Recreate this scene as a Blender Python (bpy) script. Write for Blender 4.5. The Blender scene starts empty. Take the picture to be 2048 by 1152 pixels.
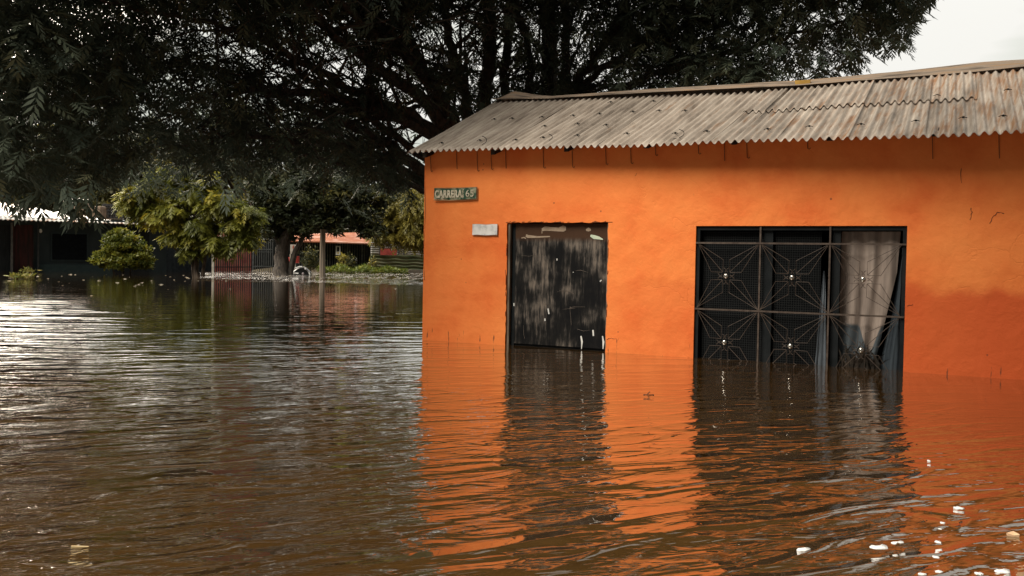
import bpy, math, random
import numpy as np
from mathutils import Vector, noise
random.seed(7); rng = np.random.default_rng(11)
C = bpy.context.scene.collection
scene = bpy.context.scene

# ------------------------------------------------------------ camera
PITCH, ROLL, FPX, CAMH = .0303, -.017, 2000.0, 1.3
_f = np.array([0, math.cos(PITCH), -math.sin(PITCH)]); _r = np.array([1., 0, 0]); _u = np.cross(_r, _f)
CR = math.cos(ROLL)*_r - math.sin(ROLL)*_u; CU = math.cos(ROLL)*_u + math.sin(ROLL)*_r
cd = bpy.data.cameras.new('camera'); cam = bpy.data.objects.new('camera', cd); C.objects.link(cam)
cd.sensor_width = 36; cd.lens = FPX/2048*36; cd.clip_end = 3000; cd.clip_start = .05
from mathutils import Matrix
M = Matrix(((CR[0], CU[0], -_f[0], 0), (CR[1], CU[1], -_f[1], 0), (CR[2], CU[2], -_f[2], CAMH), (0, 0, 0, 1)))
cam.matrix_world = M
scene.camera = cam

# ------------------------------------------------------------ light
SUN_EL, SUN_AZ = math.radians(49), math.atan2(-.80, -.60)      # azimuth measured from +Y towards +X
sdir = Vector((math.sin(SUN_AZ)*math.cos(SUN_EL), math.cos(SUN_AZ)*math.cos(SUN_EL), math.sin(SUN_EL)))
sl = bpy.data.lights.new('sun', 'SUN'); sl.energy = 5.0; sl.angle = math.radians(32); sl.color = (1, .93, .82)
so = bpy.data.objects.new('sun', sl); C.objects.link(so); so.rotation_euler = (-sdir).to_track_quat('-Z', 'Y').to_euler()
world = bpy.data.worlds.new('World'); scene.world = world; world.use_nodes = True
nt = world.node_tree; nt.nodes.clear()
def N(t, kind, **kw):
    n = t.nodes.new(kind)
    for k, v in kw.items():
        if k.startswith('i_'):
            n.inputs[k[2:].replace('_', ' ')].default_value = v
        else: setattr(n, k, v)
    return n
sky = N(nt, 'ShaderNodeTexSky', sky_type='NISHITA', sun_disc=False, sun_elevation=SUN_EL, sun_rotation=SUN_AZ)
geo = N(nt, 'ShaderNodeTexCoord')
sep = N(nt, 'ShaderNodeSeparateXYZ'); nt.links.new(geo.outputs['Generated'], sep.inputs[0])
mr = N(nt, 'ShaderNodeMapRange'); mr.inputs['From Min'].default_value = 0; mr.inputs['From Max'].default_value = 1
mr.inputs['To Min'].default_value = 8.6; mr.inputs['To Max'].default_value = 13.0       # overcast: zenith brighter than horizon
nt.links.new(sep.outputs['Z'], mr.inputs['Value'])
mp = N(nt, 'ShaderNodeMapping'); mp.inputs['Scale'].default_value = (1.6, 1.6, 9); mp.inputs['Rotation'].default_value = (0, .30, 0); mp.inputs['Location'].default_value = (.3, .1, .55)
nt.links.new(geo.outputs['Generated'], mp.inputs[0])
nz = N(nt, 'ShaderNodeTexNoise'); nz.inputs['Scale'].default_value = 1.6; nz.inputs['Detail'].default_value = 4; nz.inputs['Roughness'].default_value = .45
nt.links.new(mp.outputs[0], nz.inputs[0])
rp = N(nt, 'ShaderNodeValToRGB'); rp.color_ramp.elements[0].position = .45; rp.color_ramp.elements[1].position = .56
rp.color_ramp.elements[0].color = (.76, .785, .705, 1); rp.color_ramp.elements[1].color = (1.0, .985, .93, 1)
nt.links.new(nz.outputs[0], rp.inputs[0])
mul = N(nt, 'ShaderNodeVectorMath', operation='SCALE'); nt.links.new(rp.outputs[0], mul.inputs[0]); nt.links.new(mr.outputs[0], mul.inputs['Scale'])
# sky dimmed behind the viewer to deepen shade, with an added glow ahead left
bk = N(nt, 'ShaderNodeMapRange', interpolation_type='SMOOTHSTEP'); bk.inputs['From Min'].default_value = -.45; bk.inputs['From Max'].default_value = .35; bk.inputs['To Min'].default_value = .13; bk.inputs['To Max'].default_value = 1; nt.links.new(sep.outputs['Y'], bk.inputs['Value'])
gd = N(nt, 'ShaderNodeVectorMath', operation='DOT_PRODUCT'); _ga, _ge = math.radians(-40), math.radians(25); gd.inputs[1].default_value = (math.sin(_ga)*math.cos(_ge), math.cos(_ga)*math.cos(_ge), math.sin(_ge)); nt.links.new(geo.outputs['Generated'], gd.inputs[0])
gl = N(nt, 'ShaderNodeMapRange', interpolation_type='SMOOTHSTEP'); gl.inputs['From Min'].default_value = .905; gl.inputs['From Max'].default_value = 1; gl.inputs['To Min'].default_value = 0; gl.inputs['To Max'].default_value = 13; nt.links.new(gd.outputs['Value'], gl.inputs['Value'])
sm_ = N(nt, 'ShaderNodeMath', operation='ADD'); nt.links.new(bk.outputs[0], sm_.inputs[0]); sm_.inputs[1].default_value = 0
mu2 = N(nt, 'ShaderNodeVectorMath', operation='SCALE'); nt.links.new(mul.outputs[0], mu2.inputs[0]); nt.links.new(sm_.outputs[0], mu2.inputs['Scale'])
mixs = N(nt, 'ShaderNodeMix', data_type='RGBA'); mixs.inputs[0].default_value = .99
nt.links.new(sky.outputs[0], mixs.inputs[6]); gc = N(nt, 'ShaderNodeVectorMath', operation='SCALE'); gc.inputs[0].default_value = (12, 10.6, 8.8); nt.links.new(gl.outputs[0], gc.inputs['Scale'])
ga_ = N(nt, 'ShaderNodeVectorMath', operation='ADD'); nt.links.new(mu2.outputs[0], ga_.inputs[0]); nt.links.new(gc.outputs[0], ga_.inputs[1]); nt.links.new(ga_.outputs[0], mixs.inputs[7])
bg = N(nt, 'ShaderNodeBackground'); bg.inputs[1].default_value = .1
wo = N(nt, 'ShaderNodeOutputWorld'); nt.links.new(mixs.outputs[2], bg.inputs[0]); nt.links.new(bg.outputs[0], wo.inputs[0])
vs = scene.view_settings; vs.view_transform = 'Standard'; vs.look = 'None'; vs.exposure = 0; vs.gamma = 1
scene.render.resolution_x, scene.render.resolution_y = 1024, 576
scene.cycles.max_bounces = 6; scene.cycles.transparent_max_bounces = 6

# ------------------------------------------------------------ helpers
def at(px, py, Y):
    """world point seen at photo pixel (2048 wide) at depth Y"""
    d = _f + CR*(px-1024)/FPX - CU*(py-576)/FPX
    return np.array([0, 0, CAMH]) + d*(Y/d[1])
def onwater(px, py):
    d = _f + CR*(px-1024)/FPX - CU*(py-576)/FPX
    return np.array([0, 0, CAMH]) + d*(-CAMH/d[2])
A0 = .5124; P0 = np.array([-1.3813, 15.51, 0])
WV = np.array([math.cos(A0), -math.sin(A0), 0]); NV = np.array([math.sin(A0), math.cos(A0), 0])
def hs(px, py, e=0.0):
    """house coordinates (s along the front, e depth, h height) of a pixel on plane e"""
    d = _f + CR*(px-1024)/FPX - CU*(py-576)/FPX
    Mx = np.array([WV, NV, [0, 0, 1]]); a = Mx @ (np.array([0, 0, CAMH])-P0); b = Mx @ d
    return a + b*((e-a[1])/b[1])

class MB:
    def __init__(s): s.v = []; s.f = []
    def add(s, vs, fs):
        o = len(s.v); s.v += [tuple(map(float, v)) for v in vs]; s.f += [tuple(i+o for i in f) for f in fs]; return s
    def box(s, x0, x1, y0, y1, z0, z1, j=0):
        v = [(x, y, z) for z in (z0, z1) for y in (y0, y1) for x in (x0, x1)]
        if j: v = [tuple(c+random.uniform(-j, j) for c in p) for p in v]
        return s.add(v, [(0, 2, 3, 1), (4, 5, 7, 6), (0, 1, 5, 4), (1, 3, 7, 5), (3, 2, 6, 7), (2, 0, 4, 6)])
    def tube(s, pts, r, n=6, cap=True):
        pts = [np.array(p, float) for p in pts]; rs = r if hasattr(r, '__len__') else [r]*len(pts)
        rings = []; up = np.array([.13, .31, .94])
        for i, p in enumerate(pts):
            t = pts[min(i+1, len(pts)-1)]-pts[max(i-1, 0)]; t = t/(np.linalg.norm(t)+1e-9)
            a = np.cross(t, up)
            if np.linalg.norm(a) < .1: a = np.cross(t, np.array([1., 0, 0]))
            a /= np.linalg.norm(a); b = np.cross(t, a)
            rings.append([p+rs[i]*(a*math.cos(2*math.pi*k/n)+b*math.sin(2*math.pi*k/n)) for k in range(n)])
        v = [q for R_ in rings for q in R_]; f = []
        for i in range(len(pts)-1):
            for k in range(n): f.append((i*n+k, i*n+(k+1) % n, (i+1)*n+(k+1) % n, (i+1)*n+k))
        if cap: f += [tuple(range(n)), tuple((len(pts)-1)*n+k for k in reversed(range(n)))]
        return s.add(v, f)
    def sphere(s, c, r, seg=14, rings=9, sc=(1, 1, 1)):
        v = []; f = []
        for i in range(rings+1):
            th = math.pi*i/rings
            for k in range(seg):
                ph = 2*math.pi*k/seg
                v.append((c[0]+r*sc[0]*math.sin(th)*math.cos(ph), c[1]+r*sc[1]*math.sin(th)*math.sin(ph), c[2]+r*sc[2]*math.cos(th)))
        for i in range(rings):
            for k in range(seg): f.append((i*seg+k, (i+1)*seg+k, (i+1)*seg+(k+1) % seg, i*seg+(k+1) % seg))
        return s.add(v, f)
    def grid(s, fn, us, vs_):
        v = [fn(u, w) for w in vs_ for u in us]; nu = len(us); f = []
        for j in range(len(vs_)-1):
            for i in range(nu-1): f.append((j*nu+i, j*nu+i+1, (j+1)*nu+i+1, (j+1)*nu+i))
        return s.add(v, f)
    def build(s, name, m, parent=None, smooth=False, bevel=0):
        me = bpy.data.meshes.new(name); me.from_pydata(s.v, [], s.f); me.update()
        if smooth: me.polygons.foreach_set('use_smooth', [True]*len(me.polygons))
        o = bpy.data.objects.new(name, me); C.objects.link(o)
        if m: me.materials.append(m)
        if parent: o.parent = parent
        if bevel:
            b = o.modifiers.new('bevel', 'BEVEL'); b.width = bevel; b.segments = 2; b.limit_method = 'ANGLE'
        return o
def np_mesh(name, V, F, m, parent=None, rnd=None, smooth=False):
    """V (n,3), F (k,4) quads"""
    me = bpy.data.meshes.new(name); me.vertices.add(len(V)); me.vertices.foreach_set('co', V.astype(np.float32).ravel())
    k = len(F); w = F.shape[1]; me.loops.add(k*w); me.loops.foreach_set('vertex_index', F.astype(np.int32).ravel())
    me.polygons.add(k); me.polygons.foreach_set('loop_start', np.arange(0, k*w, w, dtype=np.int32))
    try: me.polygons.foreach_set('loop_total', np.full(k, w, dtype=np.int32))
    except Exception: pass
    me.update(calc_edges=True)
    if smooth: me.polygons.foreach_set('use_smooth', np.ones(k, dtype=bool))
    if rnd is not None:
        at_ = me.attributes.new('tint', 'FLOAT', 'POINT'); at_.data.foreach_set('value', rnd.astype(np.float32))
    o = bpy.data.objects.new(name, me); C.objects.link(o); me.materials.append(m)
    if parent: o.parent = parent
    return o
def tag(o, label=None, cat=None, group=None, kind=None):
    if label: o['label'] = label
    if cat: o['category'] = cat
    if group: o['group'] = group
    if kind: o['kind'] = kind
    return o
def empty(name, loc=(0, 0, 0), rz=0):
    o = bpy.data.objects.new(name, None); C.objects.link(o); o.location = loc; o.rotation_euler = (0, 0, rz); o.empty_display_size = .2
    return o
def interp(x, xs, ys): return float(np.interp(x, xs, ys))

# ------------------------------------------------------------ materials
def mat(name, cols, scale=(1, 1, 1), nscale=5, detail=4, rough=.8, pos=(.35, .65), bump=0, bscale=20, spec=.3, metal=0, rand=0, dist=0, coord='Object', bsc=(1, 1, 1)):
    m = bpy.data.materials.new(name); m.use_nodes = True; t = m.node_tree; b = t.nodes['Principled BSDF']
    b.inputs['Roughness'].default_value = rough; b.inputs['Specular IOR Level'].default_value = spec; b.inputs['Metallic'].default_value = metal
    tc = N(t, 'ShaderNodeTexCoord'); mp = N(t, 'ShaderNodeMapping'); mp.inputs['Scale'].default_value = scale; t.links.new(tc.outputs[coord], mp.inputs[0])
    nz = N(t, 'ShaderNodeTexNoise'); nz.inputs['Scale'].default_value = nscale; nz.inputs['Detail'].default_value = detail; nz.inputs['Distortion'].default_value = dist
    t.links.new(mp.outputs[0], nz.inputs[0])
    r = N(t, 'ShaderNodeValToRGB'); e = r.color_ramp.elements; k = len(cols)
    e[0].position = pos[0]; e[0].color = (*cols[0], 1); e[1].position = pos[1]; e[1].color = (*cols[-1], 1)
    for i in range(1, k-1):
        q = e.new(pos[0]+(pos[1]-pos[0])*i/(k-1)); q.color = (*cols[i], 1)
    t.links.new(nz.outputs[0], r.inputs[0]); out = r.outputs[0]
    if rand:
        oi = N(t, 'ShaderNodeObjectInfo'); hv = N(t, 'ShaderNodeHueSaturation'); mrr = N(t, 'ShaderNodeMapRange')
        mrr.inputs['To Min'].default_value = 1-rand; mrr.inputs['To Max'].default_value = 1+rand
        t.links.new(oi.outputs['Random'], mrr.inputs[0]); t.links.new(mrr.outputs[0], hv.inputs['Value']); t.links.new(out, hv.inputs['Color']); out = hv.outputs[0]
    t.links.new(out, b.inputs['Base Color'])
    if bump:
        m2 = N(t, 'ShaderNodeMapping'); m2.inputs['Scale'].default_value = bsc; t.links.new(tc.outputs[coord], m2.inputs[0])
        n2 = N(t, 'ShaderNodeTexNoise'); n2.inputs['Scale'].default_value = bscale; n2.inputs['Detail'].default_value = 5; t.links.new(m2.outputs[0], n2.inputs[0])
        bp = N(t, 'ShaderNodeBump'); bp.inputs['Distance'].default_value = bump; bp.inputs['Strength'].default_value = 1
        t.links.new(n2.outputs[0], bp.inputs['Height']); t.links.new(bp.outputs[0], b.inputs['Normal'])
    return m
def leafmat(name, c0, c1, c2, rough=.5, trans=.25, spec=.35):
    m = bpy.data.materials.new(name); m.use_nodes = True; t = m.node_tree; b = t.nodes['Principled BSDF']
    a = N(t, 'ShaderNodeAttribute', attribute_name='tint'); r = N(t, 'ShaderNodeValToRGB'); e = r.color_ramp.elements
    e[0].color = (*c0, 1); e[1].color = (*c2, 1); q = e.new(.55); q.color = (*c1, 1)
    t.links.new(a.outputs['Fac'], r.inputs[0]); t.links.new(r.outputs[0], b.inputs['Base Color'])
    b.inputs['Roughness'].default_value = rough; b.inputs['Specular IOR Level'].default_value = spec
    tr = N(t, 'ShaderNodeBsdfTranslucent'); t.links.new(r.outputs[0], tr.inputs[0]); mx = N(t, 'ShaderNodeMixShader'); mx.inputs[0].default_value = trans
    o = t.nodes['Material Output']; t.links.new(b.outputs[0], mx.inputs[1]); t.links.new(tr.outputs[0], mx.inputs[2]); t.links.new(mx.outputs[0], o.inputs[0])
    return m

def wall_material():
    m = bpy.data.materials.new('orange_plaster'); m.use_nodes = True; t = m.node_tree; b = t.nodes['Principled BSDF']; L = t.links.new
    tc = N(t, 'ShaderNodeTexCoord'); co = tc.outputs['Object']
    n1 = N(t, 'ShaderNodeTexNoise'); n1.inputs['Scale'].default_value = 1.1; n1.inputs['Detail'].default_value = 8; n1.inputs['Roughness'].default_value = .6; L(co, n1.inputs[0])
    r1 = N(t, 'ShaderNodeValToRGB'); e = r1.color_ramp.elements
    e[0].position = .33; e[0].color = (.80, .165, .034, 1); e[1].position = .68; e[1].color = (.95, .28, .068, 1); q = e.new(.5); q.color = (.90, .235, .054, 1); L(n1.outputs[0], r1.inputs[0])
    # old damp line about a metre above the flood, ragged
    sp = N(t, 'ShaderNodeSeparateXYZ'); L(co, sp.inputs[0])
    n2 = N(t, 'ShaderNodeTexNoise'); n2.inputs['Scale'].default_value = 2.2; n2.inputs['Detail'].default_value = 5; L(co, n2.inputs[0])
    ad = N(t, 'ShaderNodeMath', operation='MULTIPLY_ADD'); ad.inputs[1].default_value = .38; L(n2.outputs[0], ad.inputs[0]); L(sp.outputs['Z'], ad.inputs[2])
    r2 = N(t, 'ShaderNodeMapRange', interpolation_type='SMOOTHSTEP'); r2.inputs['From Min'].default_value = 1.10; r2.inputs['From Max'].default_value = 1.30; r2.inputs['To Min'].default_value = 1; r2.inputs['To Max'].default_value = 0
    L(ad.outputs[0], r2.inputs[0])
    sx = N(t, 'ShaderNodeMapRange'); sx.inputs['From Min'].default_value = 3.0; sx.inputs['From Max'].default_value = 8; sx.inputs['To Min'].default_value = .1; sx.inputs['To Max'].default_value = .9; L(sp.outputs['X'], sx.inputs[0])  # redder to the right: the wall's fall-off in light, put into the colour
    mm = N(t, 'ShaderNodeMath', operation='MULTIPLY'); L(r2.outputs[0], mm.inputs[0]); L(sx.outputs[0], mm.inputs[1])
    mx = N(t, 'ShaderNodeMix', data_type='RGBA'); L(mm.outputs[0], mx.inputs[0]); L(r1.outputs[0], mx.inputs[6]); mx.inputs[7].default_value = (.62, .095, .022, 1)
    # small dark chips and drips just above the water
    mp = N(t, 'ShaderNodeMapping'); mp.inputs['Scale'].default_value = (11, 11, 2.2); L(co, mp.inputs[0])
    n3 = N(t, 'ShaderNodeTexNoise'); n3.inputs['Scale'].default_value = 1.6; n3.inputs['Detail'].default_value = 3; L(mp.outputs[0], n3.inputs[0])
    z3 = N(t, 'ShaderNodeMapRange'); z3.inputs['From Min'].default_value = .05; z3.inputs['From Max'].default_value = .42; z3.inputs['To Min'].default_value = .13; z3.inputs['To Max'].default_value = 0; L(sp.outputs['Z'], z3.inputs[0])
    a3 = N(t, 'ShaderNodeMath', operation='ADD'); L(n3.outputs[0], a3.inputs[0]); L(z3.outputs[0], a3.inputs[1])
    r3 = N(t, 'ShaderNodeMapRange'); r3.inputs['From Min'].default_value = .76; r3.inputs['From Max'].default_value = .83; L(a3.outputs[0], r3.inputs[0])
    mx2 = N(t, 'ShaderNodeMix', data_type='RGBA'); L(r3.outputs[0], mx2.inputs[0]); L(mx.outputs[2], mx2.inputs[6]); mx2.inputs[7].default_value = (.14, .05, .025, 1)
    # pinholes
    v = N(t, 'ShaderNodeTexVoronoi'); v.inputs['Scale'].default_value = 3.1; L(co, v.inputs['Vector'])
    rv = N(t, 'ShaderNodeMapRange'); rv.inputs['From Min'].default_value = .035; rv.inputs['From Max'].default_value = .05; rv.inputs['To Min'].default_value = .75; rv.inputs['To Max'].default_value = 0; L(v.outputs['Distance'], rv.inputs[0])
    mx3 = N(t, 'ShaderNodeMix', data_type='RGBA'); L(rv.outputs[0], mx3.inputs[0]); L(mx2.outputs[2], mx3.inputs[6]); mx3.inputs[7].default_value = (.16, .05, .03, 1)
    L(mx3.outputs[2], b.inputs['Base Color']); b.inputs['Roughness'].default_value = .75; b.inputs['Specular IOR Level'].default_value = .25
    # trowelled relief + hairline cracks
    n4 = N(t, 'ShaderNodeTexNoise'); n4.inputs['Scale'].default_value = 3.5; n4.inputs['Detail'].default_value = 8; n4.inputs['Roughness'].default_value = .62; n4.inputs['Distortion'].default_value = .15; L(co, n4.inputs[0])
    cv = N(t, 'ShaderNodeTexVoronoi', feature='DISTANCE_TO_EDGE'); cv.inputs['Scale'].default_value = 1.3
    wn = N(t, 'ShaderNodeTexNoise'); wn.inputs['Scale'].default_value = 3; wn.inputs['Detail'].default_value = 4; L(co, wn.inputs[0])
    wa = N(t, 'ShaderNodeVectorMath', operation='MULTIPLY_ADD'); wa.inputs[1].default_value = (.5, .5, .5); L(wn.outputs['Color'], wa.inputs[0]); L(co, wa.inputs[2]); L(wa.outputs[0], cv.inputs['Vector'])
    cr = N(t, 'ShaderNodeMapRange'); cr.inputs['From Min'].default_value = 0; cr.inputs['From Max'].default_value = .012; cr.inputs['To Min'].default_value = -1; cr.inputs['To Max'].default_value = 0; L(cv.outputs['Distance'], cr.inputs[0])
    cm = N(t, 'ShaderNodeTexNoise'); cm.inputs['Scale'].default_value = .8; L(co, cm.inputs[0])
    cmr = N(t, 'ShaderNodeMapRange'); cmr.inputs['From Min'].default_value = .5; cmr.inputs['From Max'].default_value = .62; L(cm.outputs[0], cmr.inputs[0])
    cmm = N(t, 'ShaderNodeMath', operation='MULTIPLY'); L(cr.outputs[0], cmm.inputs[0]); L(cmr.outputs[0], cmm.inputs[1])
    hh = N(t, 'ShaderNodeMath', operation='MULTIPLY_ADD'); hh.inputs[1].default_value = .12; L(cmm.outputs[0], hh.inputs[0]); L(n4.outputs[0], hh.inputs[2])
    bp = N(t, 'ShaderNodeBump'); bp.inputs['Distance'].default_value = .020; L(hh.outputs[0], bp.inputs['Height']); L(bp.outputs[0], b.inputs['Normal'])
    return m

def roof_material():
    m = bpy.data.materials.new('weathered_zinc'); m.use_nodes = True; t = m.node_tree; b = t.nodes['Principled BSDF']; L = t.links.new
    tc = N(t, 'ShaderNodeTexCoord'); co = tc.outputs['Object']
    mp = N(t, 'ShaderNodeMapping'); mp.inputs['Scale'].default_value = (4, .45, .45); L(co, mp.inputs[0])
    n1 = N(t, 'ShaderNodeTexNoise'); n1.inputs['Scale'].default_value = 2.2; n1.inputs['Detail'].default_value = 7; n1.inputs['Roughness'].default_value = .65; L(mp.outputs[0], n1.inputs[0])
    r1 = N(t, 'ShaderNodeValToRGB'); e = r1.color_ramp.elements
    e[0].position = .3; e[0].color = (.15, .12, .095, 1); e[1].position = .7; e[1].color = (.50, .435, .365, 1); q = e.new(.48); q.color = (.33, .275, .225, 1); L(n1.outputs[0], r1.inputs[0])
    # rust streaks, denser to the right of the house
    mp2 = N(t, 'ShaderNodeMapping'); mp2.inputs['Scale'].default_value = (9.6, .7, .7); L(co, mp2.inputs[0])
    n2 = N(t, 'ShaderNodeTexNoise'); n2.inputs['Scale'].default_value = 1.7; n2.inputs['Detail'].default_value = 6; n2.inputs['Roughness'].default_value = .7; L(mp2.outputs[0], n2.inputs[0])
    sp = N(t, 'ShaderNodeSeparateXYZ'); L(co, sp.inputs[0])
    sx = N(t, 'ShaderNodeMapRange'); sx.inputs['From Min'].default_value = 1; sx.inputs['From Max'].default_value = 8.2; sx.inputs['To Min'].default_value = -.13; sx.inputs['To Max'].default_value = .055; L(sp.outputs['X'], sx.inputs[0])
    ad = N(t, 'ShaderNodeMath', operation='ADD'); L(n2.outputs[0], ad.inputs[0]); L(sx.outputs[0], ad.inputs[1])
    r2 = N(t, 'ShaderNodeMapRange'); r2.inputs['From Min'].default_value = .52; r2.inputs['From Max'].default_value = .68; L(ad.outputs[0], r2.inputs[0])
    mx = N(t, 'ShaderNodeMix', data_type='RGBA'); L(r2.outputs[0], mx.inputs[0]); L(r1.outputs[0], mx.inputs[6]); mx.inputs[7].default_value = (.27, .145, .075, 1)
    oi = N(t, 'ShaderNodeObjectInfo'); mr_ = N(t, 'ShaderNodeMapRange'); mr_.inputs['To Min'].default_value = .95; mr_.inputs['To Max'].default_value = 1.32; L(oi.outputs['Random'], mr_.inputs[0])
    hv = N(t, 'ShaderNodeHueSaturation'); L(mr_.outputs[0], hv.inputs['Value']); L(mx.outputs[2], hv.inputs['Color']); L(hv.outputs[0], b.inputs['Base Color'])
    b.inputs['Roughness'].default_value = .62; b.inputs['Specular IOR Level'].default_value = .4
    bp = N(t, 'ShaderNodeBump'); bp.inputs['Distance'].default_value = .006; L(n1.outputs[0], bp.inputs['Height']); L(bp.outputs[0], b.inputs['Normal'])
    return m

def door_material():
    m = bpy.data.materials.new('scuffed_charcoal_door'); m.use_nodes = True; t = m.node_tree; b = t.nodes['Principled BSDF']; L = t.links.new
    tc = N(t, 'ShaderNodeTexCoord'); co = tc.outputs['Object']
    mp = N(t, 'ShaderNodeMapping'); mp.inputs['Scale'].default_value = (9, 9, 1.1); L(co, mp.inputs[0])
    n1 = N(t, 'ShaderNodeTexNoise'); n1.inputs['Scale'].default_value = 2.1; n1.inputs['Detail'].default_value = 9; n1.inputs['Roughness'].default_value = .75; L(mp.outputs[0], n1.inputs[0])
    n2 = N(t, 'ShaderNodeTexNoise'); n2.inputs['Scale'].default_value = 2.3; n2.inputs['Detail'].default_value = 3; L(co, n2.inputs[0])
    ad = N(t, 'ShaderNodeMath', operation='MULTIPLY_ADD'); ad.inputs[1].default_value = 1.1; L(n2.outputs[0], ad.inputs[0]); L(n1.outputs[0], ad.inputs[2])
    r = N(t, 'ShaderNodeValToRGB'); e = r.color_ramp.elements
    e[0].position = .98; e[0].color = (.004, .004, .0045, 1); e[1].position = 1.0; e[1].color = (.19, .155, .125, 1)
    sc = N(t, 'ShaderNodeMapRange'); sc.inputs['From Min'].default_value = .93; sc.inputs['From Max'].default_value = 1.30; L(ad.outputs[0], sc.inputs[0])
    e[0].position = 0; e[1].position = 1; q = e.new(.35); q.color = (.012, .011, .010, 1); q = e.new(.6); q.color = (.060, .052, .045, 1); L(sc.outputs[0], r.inputs[0])
    sp = N(t, 'ShaderNodeSeparateXYZ'); L(co, sp.inputs[0])
    zr = N(t, 'ShaderNodeMapRange', interpolation_type='SMOOTHSTEP'); zr.inputs['From Min'].default_value = 1.52; zr.inputs['From Max'].default_value = 1.62; L(sp.outputs['Z'], zr.inputs[0])
    mx = N(t, 'ShaderNodeMix', data_type='RGBA'); L(zr.outputs[0], mx.inputs[0]); L(r.outputs[0], mx.inputs[6]); mx.inputs[7].default_value = (.060, .030, .016, 1)
    L(mx.outputs[2], b.inputs['Base Color']); b.inputs['Roughness'].default_value = .6; b.inputs['Specular IOR Level'].default_value = .15
    bp = N(t, 'ShaderNodeBump'); bp.inputs['Distance'].default_value = .004; L(n1.outputs[0], bp.inputs['Height']); L(bp.outputs[0], b.inputs['Normal'])
    return m

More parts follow.
